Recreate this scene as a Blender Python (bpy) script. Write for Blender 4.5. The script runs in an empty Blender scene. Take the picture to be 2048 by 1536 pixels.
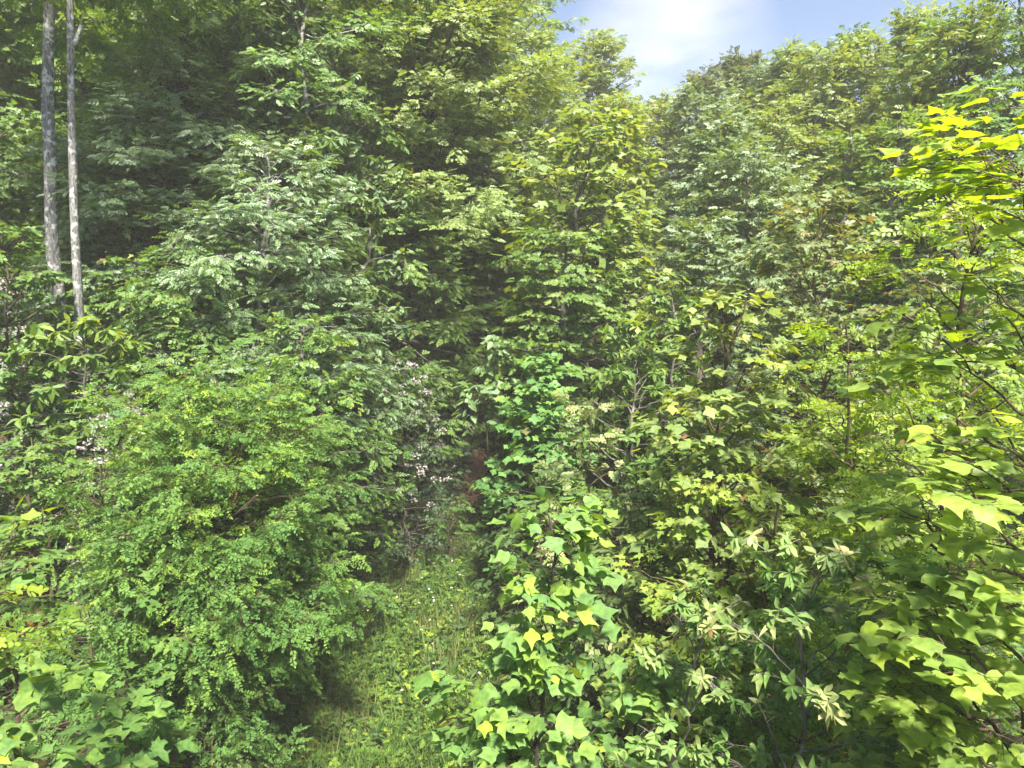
import bpy, math
import numpy as np
R_ = math.radians
scene = bpy.context.scene
COL = scene.collection

# ------------------------------------------------------------------ camera
PITCH = R_(-8.0); CAMZ = 7.0; F = 1380.0
cam_d = bpy.data.cameras.new("camera"); cam = bpy.data.objects.new("camera", cam_d); COL.objects.link(cam)
cam.location = (0, 0, CAMZ); cam.rotation_euler = (R_(90) + PITCH, 0, 0)
cam_d.sensor_width = 36.0; cam_d.lens = 36.0 * F / 2048.0
cam_d.clip_start = 0.05; cam_d.clip_end = 3000
scene.camera = cam

# ------------------------------------------------------------------ sky and sun
SUN_EL, SUN_AZ = R_(57), R_(167)            # azimuth clockwise from +Y (the view direction)
world = bpy.data.worlds.new("World"); scene.world = world; world.use_nodes = True
nt = world.node_tree; N = nt.nodes; Lk = nt.links
bg = N['Background']; bg.inputs[1].default_value = 0.05
sky = N.new('ShaderNodeTexSky'); sky.sky_type = 'NISHITA'; sky.sun_disc = False
sky.sun_elevation = SUN_EL; sky.sun_rotation = SUN_AZ; sky.altitude = 1200; sky.air_density = 1.0; sky.dust_density = 0.1; sky.ozone_density = 5.5
tc = N.new('ShaderNodeTexCoord'); mp = N.new('ShaderNodeMapping'); mp.inputs['Scale'].default_value = (1.2, 1.2, 3.2)
mp.inputs['Location'].default_value = (0.37, 0.1, 0.25)
nz = N.new('ShaderNodeTexNoise'); nz.inputs['Scale'].default_value = 2.3; nz.inputs['Detail'].default_value = 7; nz.inputs['Roughness'].default_value = 0.55
rp = N.new('ShaderNodeValToRGB'); rp.color_ramp.elements[0].position = 0.38; rp.color_ramp.elements[1].position = 0.64
mx = N.new('ShaderNodeMixRGB'); mx.inputs[2].default_value = (6.0, 6.1, 6.3, 1)
dst = N.new('ShaderNodeVectorMath'); dst.operation = 'DISTANCE'; dst.inputs[1].default_value = (.20, .93, .285)      # one soft cloud low over the valley
mrc = N.new('ShaderNodeMapRange'); mrc.inputs[1].default_value = .03; mrc.inputs[2].default_value = .14; mrc.inputs[3].default_value = 1.0; mrc.inputs[4].default_value = .02
mlt = N.new('ShaderNodeMath'); mlt.operation = 'MULTIPLY'
Lk.new(tc.outputs['Generated'], mp.inputs[0]); Lk.new(mp.outputs[0], nz.inputs['Vector']); Lk.new(nz.outputs['Fac'], rp.inputs[0])
Lk.new(tc.outputs['Generated'], dst.inputs[0]); Lk.new(dst.outputs['Value'], mrc.inputs[0]); Lk.new(mrc.outputs[0], mlt.inputs[0]); Lk.new(rp.outputs[0], mlt.inputs[1])
Lk.new(mlt.outputs[0], mx.inputs[0]); Lk.new(sky.outputs[0], mx.inputs[1]); Lk.new(mx.outputs[0], bg.inputs[0])
sl = bpy.data.lights.new("sun", 'SUN'); sl.energy = 5.0; sl.angle = R_(6); sl.color = (1.0, 0.91, 0.74)
so = bpy.data.objects.new("sun", sl); COL.objects.link(so)
so.rotation_euler = (R_(90) - SUN_EL, 0, math.pi - SUN_AZ)
so.location = (30, -20, 50)
scene.view_settings.view_transform = 'Standard'; scene.view_settings.look = 'None'
scene.view_settings.gamma = 1; scene.view_settings.exposure = 2.02
cy = scene.cycles
cy.max_bounces = 7; cy.diffuse_bounces = 4; cy.glossy_bounces = 2; cy.transmission_bounces = 5; cy.volume_bounces = 1
cy.transparent_max_bounces = 6; cy.sample_clamp_indirect = 4.0; cy.caustics_reflective = False; cy.caustics_refractive = False
cy.use_denoising = True
HAZE = 0.0017

# ------------------------------------------------------------------ picture -> place helpers
def at(px, py, Y):
    """world X and Z of the ray through photo pixel (px,py) at world depth Y"""
    u = (px - 1024) / F; v = (768 - py) / F
    c, s = math.cos(PITCH), math.sin(PITCH)
    d = Y / (c - v * s)
    return d * u, CAMZ + d * (s + v * c)

def sp(x, k=1.5):
    return np.logaddexp(0, np.asarray(x, float) / k) * k

def ground(x, y):
    x = np.asarray(x, float); y = np.asarray(y, float)
    left = 0.52 * sp(-x - 6.0)
    left = 11 * np.tanh(left / 11)
    k = 1 - 0.62 * np.clip((x - 3) / 9, 0, 1) ** 1.5
    back = 0.44 * sp(y - 16.5) * k
    back = 15 * np.tanh(back / 15)
    n = 0.12 * np.sin(x * 1.3 + 0.7 * y) + 0.08 * np.sin(2.1 * y - x) + 0.05 * np.sin(4.3 * x + 1.9 * y)
    dip = -0.25 * np.exp(-((x - path_x(y)) / 0.8) ** 2) * np.clip((y - 15) / 3, 0, 1)
    return left + back + n + dip

def path_x(y):
    y = np.asarray(y, float)
    return np.interp(y, [10, 14, 18, 20, 22.5, 25, 28, 34], [-1.3, -1.6, -1.45, -1.2, -1.0, -0.9, -1.6, -3])

# ------------------------------------------------------------------ mesh helpers
def link(o, parent=None):
    COL.objects.link(o)
    if parent is not None: o.parent = parent
    return o

def mesh_np(name, verts, loops, counts, mat, attr=None, smooth=False):
    me = bpy.data.meshes.new(name)
    verts = np.ascontiguousarray(verts, dtype=np.float32); loops = np.ascontiguousarray(loops, dtype=np.int32)
    counts = np.asarray(counts, dtype=np.int32)
    me.vertices.add(len(verts)); me.vertices.foreach_set('co', verts.ravel())
    me.loops.add(len(loops)); me.loops.foreach_set('vertex_index', loops)
    me.polygons.add(len(counts))
    st = np.zeros(len(counts), np.int32); st[1:] = np.cumsum(counts)[:-1]
    me.polygons.foreach_set('loop_start', st)
    if smooth: me.polygons.foreach_set('use_smooth', np.ones(len(counts), bool))
    if attr is not None:
        a = me.attributes.new('leaf', 'FLOAT_VECTOR', 'FACE')
        a.data.foreach_set('vector', np.ascontiguousarray(attr, dtype=np.float32).ravel())
    me.materials.append(mat); me.update(calc_edges=True); me.validate(verbose=False) if False else None
    return me

class Geo:
    """collects pieces for one mesh"""
    def __init__(s): s.v = []; s.l = []; s.c = []; s.a = []; s.n = 0
    def add(s, v, l, c, a=None):
        s.v.append(v); s.l.append(l + s.n); s.c.append(c); s.n += len(v)
        s.a.append(a if a is not None else np.zeros((len(c), 3), np.float32))
    def build(s, name, mat, parent=None, smooth=False, attr=True):
        me = mesh_np(name, np.concatenate(s.v), np.concatenate(s.l), np.concatenate(s.c), mat,
                     np.concatenate(s.a) if attr else None, smooth)
        return link(bpy.data.objects.new(name, me), parent)

def norm(a): return a / np.maximum(np.linalg.norm(a, axis=-1, keepdims=True), 1e-9)

def tubes(P, Rr, sides=4, rough=0, rng=None):
    """P (M,K,3), Rr (M,K) -> verts, loops, counts"""
    M, K, _ = P.shape
    T = np.empty_like(P); T[:, 1:-1] = P[:, 2:] - P[:, :-2]; T[:, 0] = P[:, 1] - P[:, 0]; T[:, -1] = P[:, -1] - P[:, -2]
    T = norm(T)
    ref = np.where(np.abs(T[:, :1, 2:3]) > 0.85, np.array([1., 0, 0]), np.array([0, 0, 1.]))
    A = norm(np.cross(T, np.broadcast_to(ref, T.shape))); B = np.cross(T, A)
    ang = np.arange(sides) / sides * 2 * np.pi
    rr = Rr[:, :, None] * np.ones(sides)
    if rough and rng is not None: rr = rr * (1 + rng.normal(0, rough, rr.shape))
    V = P[:, :, None] + rr[..., None] * (np.cos(ang)[:, None] * A[:, :, None] + np.sin(ang)[:, None] * B[:, :, None])
    V = V.reshape(-1, 3)
    j = np.arange(sides); jn = (j + 1) % sides
    k = np.arange(K - 1)[:, None] * sides
    q = np.stack([k + j, k + jn, k + sides + jn, k + sides + j], -1).reshape(-1, 4)
    q = (q[None] + (np.arange(M) * K * sides)[:, None, None]).reshape(-1, 4)
    return V, q.ravel(), np.full(len(q), 4, np.int32)

# leaf templates: x along the leaf, y to its side, z out of its face
def half(pts, faces, fold=0.12, curl=0.12):
    """mirrors a half outline (first point lists, y>=0) ; faces are index tuples"""
    p = [(x, y, fold * abs(y) - curl * x * x) for x, y in pts]
    n = len(p); v = list(p); m = {}
    for i, (x, y, z) in enumerate(p):
        if abs(y) < 1e-6: m[i] = i
        else: m[i] = len(v); v.append((x, -y, z))
    f = [tuple(t) for t in faces] + [tuple(m[i] for i in reversed(t)) for t in faces]
    return np.array(v, np.float32), f

def combine(parts):
    v = []; f = []; n = 0
    for pv, pf in parts:
        v.append(pv); f += [tuple(i + n for i in t) for t in pf]; n += len(pv)
    return np.concatenate(v), f

def xf(tpl, org, ang, sc, z=0, roll=0.0):
    v, f = tpl; c, s = math.cos(ang), math.sin(ang)
    cr, sr = math.cos(roll), math.sin(roll)
    y = v[:, 1] * cr - v[:, 2] * sr; zz = v[:, 1] * sr + v[:, 2] * cr
    w = np.stack([org[0] + sc * (v[:, 0] * c - y * s), org[1] + sc * (v[:, 0] * s + y * c), z + sc * zz], 1)
    return w.astype(np.float32), f

LENS2 = half([(0, 0), (.45, .26), (1, 0)], [(0, 1, 2)])
LENS4 = half([(0, 0), (.22, .17), (.52, .25), (.82, .13), (1, 0), (.5, 0)], [(0, 1, 2, 5), (5, 2, 3, 4)], .18, .22)
LENSW = half([(0, 0), (.2, .26), (.52, .36), (.82, .2), (1, 0), (.5, 0)], [(0, 1, 2, 5), (5, 2, 3, 4)], .15, .25)
LONG = half([(0, 0), (.3, .11), (.6, .13), (.85, .07), (1, 0), (.5, 0)], [(0, 1, 2, 5), (5, 2, 3, 4)], .2, .35)
TULIP = half([(0, 0), (-.01, .14), (.05, .34), (.20, .50), (.30, .42), (.46, .37), (.46, 0), (.66, .42), (.93, .45), (.87, .22), (.82, 0)],
             [(0, 1, 2, 3, 4, 5, 6), (6, 5, 7, 8, 9, 10)], .16, .14)
TULIP[0][:, 2] -= .28 * TULIP[0][:, 1] ** 2
MAPLE = half([(0, 0), (-.12, .28), (.14, .22), (.42, .6), (.5, .22), (.78, .2), (1, 0), (.5, 0)],
             [(0, 1, 2), (0, 2, 3, 4), (0, 4, 7), (7, 4, 5, 6)], .12, .16)
MAPLE2 = half([(0, 0), (.0, .3), (.42, .55), (.5, .2), (1, 0)], [(0, 1, 2, 3), (0, 3, 4)], .12, .14)
def veined(t, pairs=((.06, .42, .40), (.42, .86, .36)), w=.011):
    v, f = t; v = list(map(tuple, v)); f = list(f); nf = len(f)
    def zz(x, y): return .16 * abs(y) - .14 * x * x - .28 * y * y + .008
    def strip(a, b, w0, w1):
        d = np.array(b) - np.array(a); d = d / np.linalg.norm(d); p = np.array([-d[1], d[0]]); k = len(v)
        for q, ww in ((a, w0), (b, w1)):
            for sg in (1, -1): r_ = np.array(q) + sg * ww * p; v.append((r_[0], r_[1], zz(*r_)))
        f.append((k, k + 1, k + 3, k + 2))
    strip((0, 0), (.42, 0), w * 1.4, w); strip((.42, 0), (.8, 0), w, w * .5)
    for x0, x1, y1 in pairs:
        for sg in (1, -1): strip((x0, 0), (x1, y1 * sg), w * .9, w * .3)
    return np.array(v, np.float32), f, [0] * nf + [.45] * (len(f) - nf)
TULIPV0 = veined(TULIP)
LOBE = half([(0, 0), (.18, .2), (.3, .1), (.5, .3), (.62, .14), (.85, .2), (1, 0), (.5, 0)],
            [(0, 1, 2), (0, 2, 7), (7, 2, 3, 4), (7, 4, 6), (4, 5, 6)], .12, .2)
OV = half([(0, 0), (.5, .24), (1, 0)], [(0, 1, 2)], .1, .05)
OV4 = half([(0, 0), (.25, .22), (.7, .24), (.95, .1), (1, 0), (.5, 0)], [(0, 1, 2, 5), (5, 2, 3, 4)], .12, .05)
def pinnate(n, lf, size=.23, wid=1.0):
    parts = []
    for i in range(n):
        s = .2 + .75 * i / (n - 1); sz = size * (1 - .45 * abs(i / (n - 1) - .35))
        z = -.28 * s * s
        for sg in (-1, 1): parts.append(xf(lf, (s + (.012 if sg > 0 else -.012), 0.008 * sg), sg * 1.25, sz, z, 0.25 * sg * ((i * 7) % 3 - 1)))
    parts.append(xf(lf, (.97, 0), 0, size * .8, -.27))
    r = np.array([(0, -.006, 0), (0, .006, 0), (.5, .005, -.07), (.5, -.005, -.07), (1, .003, -.28), (1, -.003, -.28)], np.float32)
    parts.append((r, [(0, 3, 2, 1), (3, 5, 4, 2)]))
    return combine(parts)
def warp(t, seed, a=.10):
    rg_ = np.random.default_rng(seed); v = t[0].copy()
    k = rg_.uniform(-1, 1, 6)
    v[:, 1] += a * (k[0] * v[:, 0] ** 2 + .4 * k[1] * np.sin(7 * v[:, 0] + k[2])); v[:, 2] += a * (k[3] * v[:, 0] + k[4] * v[:, 1]) * v[:, 0]
    v[:, 0] *= 1 + .12 * k[5]; v[:, 1] *= np.where(v[:, 1] > 0, 1 + a * k[2], 1 - a * k[2])
    return (v,) + tuple(t[1:])
def pinvar(n, seed, drop=.06):
    rg_ = np.random.default_rng(seed); parts = []
    for i in range(n):
        s_ = .2 + .75 * i / (n - 1); sz = .23 * (1 - .45 * abs(i / (n - 1) - .35)); z = -.28 * s_ * s_
        for sg in (-1, 1):
            if rg_.random() < drop: continue
            parts.append(xf(OV4, (s_ + .02 * rg_.uniform(-1, 1), .008 * sg), sg * rg_.uniform(.85, 1.45), sz * rg_.uniform(.75, 1.15), z, rg_.uniform(-.6, .6)))
    parts.append(xf(OV4, (.97, 0), rg_.uniform(-.3, .3), .2, -.27))
    r_ = np.array([(0, -.006, 0), (0, .006, 0), (.5, .005, -.07), (.5, -.005, -.07), (1, .003, -.28), (1, -.003, -.28)], np.float32)
    parts.append((r_, [(0, 3, 2, 1), (3, 5, 4, 2)]))
    return combine(parts)
PINN = [warp(pinvar(n_, 40 + n_, .05), n_, .16) for n_ in (6, 7, 8, 9)]
TULIPV = [warp(TULIPV0, k_, .22) for k_ in (3, 5, 8, 13)]; LENSV = [warp(LENS4, k_, .25) for k_ in (1, 2, 3)]; MAPLEV = [warp(MAPLE, k_, .2) for k_ in (4, 6, 9)]
# sprig: a short shoot with small leaves, one instance = several leaves
def sprig(lf, n, size):
    parts = []
    for i in range(n):
        s = .1 + .8 * i / n; sg = 1 if i % 2 else -1
        parts.append(xf(lf, (s, 0), sg * (.85 - .3 * s), size * (1 - .25 * s), -.1 * s * s, .3 * sg))
    parts.append(xf(lf, (.85, 0), 0.05, size * .8, -.09))
    return combine(parts)
SPRIG = sprig(LENS2, 6, .42); SPRIGW = sprig(half([(0, 0), (.5, .33), (1, 0)], [(0, 1, 2)]), 5, .5)
SPRIGM = sprig(MAPLE2, 4, .5)

def leaves(geo, tpl, pos, dirn, nrm, size, rnd, young, jit_leaf=0.0):
    v, f = tpl[0], tpl[1]; n = len(pos); fd = np.array(tpl[2], float) if len(tpl) > 2 else np.zeros(len(f))
    if n == 0: return
    d = norm(dirn); sd = norm(np.cross(nrm, d)); nn = np.cross(d, sd)
    s = size[:, None, None]; vr = np.random.default_rng(n + 7); zf = vr.uniform(-.6, 2.8, (n, 1, 1)); yf = vr.uniform(.78, 1.1, (n, 1, 1))
    V = pos[:, None] + s * (v[None, :, 0:1] * d[:, None] + v[None, :, 1:2] * yf * sd[:, None] + v[None, :, 2:3] * zf * nn[:, None])
    lp = np.array([i for t in f for i in t], np.int64); cn = np.array([len(t) for t in f], np.int32)
    L = (lp[None] + (np.arange(n) * len(v))[:, None]).ravel()
    C = np.tile(cn, n)
    A = np.stack([np.repeat(rnd, len(f)), np.clip((np.repeat(young, len(f)).reshape(n, -1) + fd[None]).ravel(), 0, 1), np.repeat(vr.random(n) < .006, len(f)) * vr.random(1)], 1)
    if jit_leaf:
        rg = np.random.default_rng(n); k = rg.random(n * ((len(f) + 1) // 2)); k = np.repeat(k, 2)[:n * len(f)] if len(f) > 1 else k[:n * len(f)]
        if len(k) < len(A): k = np.resize(k, len(A))
        A[:, 0] = np.clip(A[:, 0] * (1 - jit_leaf) + k * jit_leaf, 0, 1)
    geo.add(V.reshape(-1, 3), L, C, A)

# ------------------------------------------------------------------ materials
def newmat(name):
    m = bpy.data.materials.new(name); m.use_nodes = True; m.node_tree.nodes.clear(); return m, m.node_tree.nodes, m.node_tree.links

def leafmat(name, dark, light, young, trans=0.42, gloss=0.10, rough=0.42, tcol=None):
    m, n, l = newmat(name)
    at_ = n.new('ShaderNodeAttribute'); at_.attribute_name = 'leaf'
    sep = n.new('ShaderNodeSeparateXYZ'); l.new(at_.outputs['Vector'], sep.inputs[0])
    a = n.new('ShaderNodeMixRGB'); a.inputs[1].default_value = (*dark, 1); a.inputs[2].default_value = (*light, 1)
    l.new(sep.outputs[0], a.inputs[0])
    b = n.new('ShaderNodeMixRGB'); b.inputs[2].default_value = (*young, 1)
    l.new(sep.outputs[1], b.inputs[0]); l.new(a.outputs[0], b.inputs[1])
    bd_ = n.new('ShaderNodeMixRGB'); bd_.inputs[2].default_value = (.17, .085, .03, 1) if 'blossom' not in name and 'daisy' not in name else (.3, .25, .2, 1)
    l.new(sep.outputs[2], bd_.inputs[0]); l.new(b.outputs[0], bd_.inputs[1]); b = bd_
    tcn = n.new('ShaderNodeTexCoord'); nz_ = n.new('ShaderNodeTexNoise'); nz_.inputs['Scale'].default_value = 22; nz_.inputs['Detail'].default_value = 3
    l.new(tcn.outputs['Object'], nz_.inputs['Vector'])
    mr = n.new('ShaderNodeMapRange'); mr.inputs[1].default_value = .3; mr.inputs[2].default_value = .7; mr.inputs[3].default_value = .68; mr.inputs[4].default_value = 1.28
    l.new(nz_.outputs['Fac'], mr.inputs[0]); b0 = b
    b = n.new('ShaderNodeVectorMath'); b.operation = 'SCALE'; l.new(b0.outputs[0], b.inputs[0]); l.new(mr.outputs[0], b.inputs['Scale'])
    df = n.new('ShaderNodeBsdfDiffuse'); l.new(b.outputs[0], df.inputs[0])
    tr = n.new('ShaderNodeBsdfTranslucent')
    tm = n.new('ShaderNodeMixRGB'); tm.blend_type = 'MULTIPLY'; tm.inputs[0].default_value = 1
    tm.inputs[2].default_value = (*(tcol or (1.9, 1.65, 0.55)), 1)
    l.new(b.outputs[0], tm.inputs[1]); l.new(tm.outputs[0], tr.inputs[0])
    m1 = n.new('ShaderNodeMixShader'); m1.inputs[0].default_value = trans
    l.new(df.outputs[0], m1.inputs[1]); l.new(tr.outputs[0], m1.inputs[2])
    gl = n.new('ShaderNodeBsdfGlossy'); gl.inputs['Roughness'].default_value = rough + .14; gl.inputs[0].default_value = (.9, .95, 1, 1)
    m2 = n.new('ShaderNodeMixShader'); m2.inputs[0].default_value = gloss
    lw = n.new('ShaderNodeLayerWeight'); lw.inputs[0].default_value = .35
    mm = n.new('ShaderNodeMath'); mm.operation = 'MULTIPLY_ADD'; mm.inputs[1].default_value = gloss * .45; mm.inputs[2].default_value = gloss * .10
    l.new(lw.outputs['Fresnel'], mm.inputs[0]); l.new(mm.outputs[0], m2.inputs[0])
    l.new(m1.outputs[0], m2.inputs[1]); l.new(gl.outputs[0], m2.inputs[2])
    o = n.new('ShaderNodeOutputMaterial'); l.new(m2.outputs[0], o.inputs[0]); return m

def barkmat(name, c1, c2, c3=None, scale=8):
    m, n, l = newmat(name)
    t = n.new('ShaderNodeTexCoord'); mp = n.new('ShaderNodeMapping'); mp.inputs['Scale'].default_value = (scale, scale, scale * .22)
    l.new(t.outputs['Object'], mp.inputs[0])
    z = n.new('ShaderNodeTexNoise'); z.inputs['Scale'].default_value = 3; z.inputs['Detail'].default_value = 6; z.inputs['Roughness'].default_value = .7
    l.new(mp.outputs[0], z.inputs['Vector'])
    r = n.new('ShaderNodeValToRGB'); r.color_ramp.elements[0].position = .38; r.color_ramp.elements[1].position = .62
    r.color_ramp.elements[0].color = (*c1, 1); r.color_ramp.elements[1].color = (*c2, 1); l.new(z.outputs['Fac'], r.inputs[0])
    z2 = n.new('ShaderNodeTexNoise'); z2.inputs['Scale'].default_value = scale * .7; z2.inputs['Detail'].default_value = 5
    l.new(t.outputs['Object'], z2.inputs['Vector'])
    r2 = n.new('ShaderNodeValToRGB'); r2.color_ramp.elements[0].position = .52; r2.color_ramp.elements[1].position = .62; l.new(z2.outputs['Fac'], r2.inputs[0])
    mx = n.new('ShaderNodeMixRGB'); mx.inputs[2].default_value = (*(c3 or c2), 1); l.new(r2.outputs[0], mx.inputs[0]); l.new(r.outputs[0], mx.inputs[1])
    b = n.new('ShaderNodeBsdfPrincipled'); b.inputs['Roughness'].default_value = .9; l.new(mx.outputs[0], b.inputs['Base Color'])
    bp = n.new('ShaderNodeBump'); bp.inputs['Strength'].default_value = .7; bp.inputs['Distance'].default_value = .02
    l.new(z.outputs['Fac'], bp.inputs['Height']); l.new(bp.outputs[0], b.inputs['Normal'])
    o = n.new('ShaderNodeOutputMaterial'); l.new(b.outputs[0], o.inputs[0]); return m

M = {}
M['tulip'] = leafmat('tulip_leaf', (.05, .13, .032), (.11, .22, .045), (.32, .42, .03))
M['tulip_near'] = leafmat('tulip_near_leaf', (.07, .17, .05), (.15, .28, .075), (.27, .40, .045))
M['tulip_fresh'] = leafmat('tulip_fresh_leaf', (.055, .16, .045), (.115, .26, .065), (.22, .36, .05))
M['tulip_warm'] = leafmat('tulip_leaf_lit_tint', (.12, .22, .035), (.23, .34, .05), (.31, .41, .045), trans=.5, tcol=(2.0, 1.8, .4))  # lighter, yellower tulip copy: sunlight through the near leaves painted into the colour
M['locust'] = leafmat('locust_leaf', (.05, .14, .035), (.12, .24, .055), (.24, .36, .045), gloss=.07)
M['locust_warm'] = leafmat('locust_leaf_lit_tint', (.12, .22, .03), (.22, .33, .04), (.32, .42, .04), trans=.5, tcol=(2.0, 1.8, .4))  # locust copy with the sun's yellow glow put into its leaf colour
M['maple'] = leafmat('maple_leaf', (.045, .12, .020), (.10, .21, .03), (.24, .32, .03))
M['maple_warm'] = leafmat('maple_leaf_lit_tint', (.11, .21, .025), (.23, .34, .045), (.34, .38, .04))  # maple green raised towards yellow, painting the sunny right side
M['maple_red'] = leafmat('maple_red_tip_leaf', (.075, .14, .04), (.16, .23, .07), (.32, .18, .08))
M['oak'] = leafmat('oak_leaf', (.08, .17, .06), (.16, .27, .10), (.17, .24, .05), gloss=.20, rough=.38)
M['bright'] = leafmat('hickory_leaf', (.055, .13, .022), (.11, .21, .03), (.22, .30, .03), gloss=.1)
M['tulip_pale'] = leafmat('tulip_pale_leaf', (.11, .19, .045), (.19, .28, .07), (.28, .33, .06))  # haze over the tall back tulips painted as paler green; golden tulip shares it
M['broad'] = leafmat('magnolia_leaf', (.06, .13, .045), (.11, .20, .06), (.20, .27, .05), gloss=.14)
M['beech'] = leafmat('beech_leaf', (.08, .17, .035), (.15, .26, .05), (.20, .25, .03))
M['beech_dark'] = leafmat('dark_bush_leaf', (.035, .085, .022), (.07, .14, .03), (.16, .22, .04))
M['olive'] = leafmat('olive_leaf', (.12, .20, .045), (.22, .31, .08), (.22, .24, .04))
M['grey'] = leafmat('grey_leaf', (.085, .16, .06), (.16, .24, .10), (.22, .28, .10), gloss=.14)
M['laurel'] = leafmat('laurel_leaf', (.022, .050, .020), (.045, .085, .030), (.08, .13, .03), trans=.2, gloss=.22, rough=.35)
M['holly'] = leafmat('holly_leaf', (.02, .065, .030), (.045, .11, .04), (.09, .16, .04), trans=.25, gloss=.15)
M['pale'] = leafmat('pale_leaf', (.12, .20, .06), (.26, .33, .12), (.44, .42, .20), gloss=.14, tcol=(1.2,1.3,.6))
M['sourwood'] = leafmat('sourwood_leaf', (.09, .20, .04), (.17, .30, .07), (.40, .38, .19), gloss=.12, tcol=(1.3,1.4,.5))
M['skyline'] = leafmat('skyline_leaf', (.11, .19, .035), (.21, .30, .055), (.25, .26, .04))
M['dusky'] = leafmat('dusky_leaf', (.055, .095, .035), (.10, .145, .05), (.17, .16, .06))
M['under'] = leafmat('undergrowth_leaf', (.025, .07, .018), (.06, .13, .025), (.16, .22, .03))
M['grass'] = leafmat('grass_blade', (.045, .115, .02), (.11, .19, .04), (.26, .23, .12), trans=.3, gloss=.05)
M['litter'] = leafmat('fallen_leaf', (.06, .033, .018), (.16, .085, .05), (.26, .17, .11), trans=.05, gloss=.04, tcol=(1, .8, .6))
M['blossom'] = leafmat('laurel_blossom', (.27, .24, .25), (.40, .37, .38), (.46, .44, .44), trans=.3, gloss=.03, tcol=(1, 1, 1))
M['white'] = leafmat('daisy_petal', (.6, .6, .58), (.75, .75, .72), (.8, .8, .8), trans=.3, gloss=.03, tcol=(1, 1, 1))
M['yellow'] = leafmat('daisy_centre', (.6, .45, .05), (.6, .45, .05), (.6, .45, .05), trans=.1)
M['bark'] = barkmat('grey_bark', (.045, .038, .03), (.12, .11, .10), (.19, .185, .18))
M['bark_pale'] = barkmat('pale_lichened_bark', (.05, .048, .045), (.27, .275, .28), (.50, .51, .51), 15)
M['bark_dark'] = barkmat('dark_bark', (.025, .020, .016), (.075, .06, .05))
M['stem'] = barkmat('brown_stem', (.04, .028, .018), (.09, .065, .04))
M['stem_green'] = barkmat('green_stem', (.09, .10, .03), (.18, .17, .06))

def groundmat(name, cols, scale=1.0):
    m, n, l = newmat(name)
    t = n.new('ShaderNodeTexCoord')
    z = n.new('ShaderNodeTexNoise'); z.inputs['Scale'].default_value = .9 * scale; z.inputs['Detail'].default_value = 9; z.inputs['Roughness'].default_value = .7
    l.new(t.outputs['Object'], z.inputs['Vector'])
    r = n.new('ShaderNodeValToRGB'); e = r.color_ramp.elements
    e[0].position = .3; e[0].color = (*cols[0], 1); e[1].position = .7; e[1].color = (*cols[2], 1)
    q = e.new(.5); q.color = (*cols[1], 1); l.new(z.outputs['Fac'], r.inputs[0])
    v = n.new('ShaderNodeTexVoronoi'); v.inputs['Scale'].default_value = 14 * scale; l.new(t.outputs['Object'], v.inputs['Vector'])
    mx = n.new('ShaderNodeMixRGB'); mx.blend_type = 'OVERLAY'; mx.inputs[0].default_value = .6; l.new(r.outputs[0], mx.inputs[1]); l.new(v.outputs['Color'], mx.inputs[2])
    hs = n.new('ShaderNodeHueSaturation'); hs.inputs['Saturation'].default_value = .8; l.new(mx.outputs[0], hs.inputs['Color'])
    b = n.new('ShaderNodeBsdfPrincipled'); b.inputs['Roughness'].default_value = .95; l.new(r.outputs[0], b.inputs['Base Color'])
    bp = n.new('ShaderNodeBump'); bp.inputs['Strength'].default_value = .8; bp.inputs['Distance'].default_value = .05
    l.new(v.outputs['Distance'], bp.inputs['Height']); l.new(bp.outputs[0], b.inputs['Normal'])
    o = n.new('ShaderNodeOutputMaterial'); l.new(b.outputs[0], o.inputs[0]); return m
M['soil'] = groundmat('forest_soil', [(.022, .020, .012), (.050, .040, .022), (.085, .060, .036)])
M['path'] = groundmat('leaf_litter_path', [(.045, .026, .016), (.10, .055, .034), (.17, .10, .065)], 2)

# ------------------------------------------------------------------ ground
def axis(lo, hi, fine_lo, fine_hi, step, grow=1.18):
    a = list(np.arange(fine_lo, fine_hi + 1e-6, step)); s = step
    while a[-1] < hi: s *= grow; a.append(a[-1] + s)
    s = step
    while a[0] > lo: s *= grow; a.insert(0, a[0] - s)
    return np.array(a)
gx = axis(-600, 600, -22, 22, .4); gy = axis(-300, 900, 0, 48, .4)
GX, GY = np.meshgrid(gx, gy); GZ = ground(GX, GY)
rg = np.random.default_rng(1); GZ = GZ + rg.normal(0, .025, GZ.shape)
def grid_faces(ny, nx):
    i = (np.arange(ny - 1)[:, None] * nx + np.arange(nx - 1)[None]).ravel()
    return np.stack([i, i + 1, i + nx + 1, i + nx], 1)
q = grid_faces(*GX.shape)
g = link(bpy.data.objects.new('ground', mesh_np('ground', np.stack([GX, GY, GZ], -1).reshape(-1, 3), q.ravel(), np.full(len(q), 4), M['soil'], None, True)))
g['kind'] = 'structure'; g['label'] = 'sloping forest floor of dark soil under the trees'
ys = np.arange(17.6, 32, .25); hw = .42 + .10 * np.sin(ys * 1.7) + .06 * np.sin(ys * 4.1)
us = np.linspace(-1, 1, 9)
PX = path_x(ys)[:, None] + hw[:, None] * us[None] * (1 + .12 * np.sin(ys * 5)[:, None]); PY = np.repeat(ys[:, None], 9, 1)
PZ = ground(PX, PY) + .06 - .08 * np.abs(us)[None] ** 3
q = grid_faces(*PX.shape)
p = link(bpy.data.objects.new('path', mesh_np('path', np.stack([PX, PY, PZ], -1).reshape(-1, 3), q.ravel(), np.full(len(q), 4), M['path'], None, True)))
p['kind'] = 'structure'; p['label'] = 'narrow red brown leaf littered path climbing into the dark gap in the trees'

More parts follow.
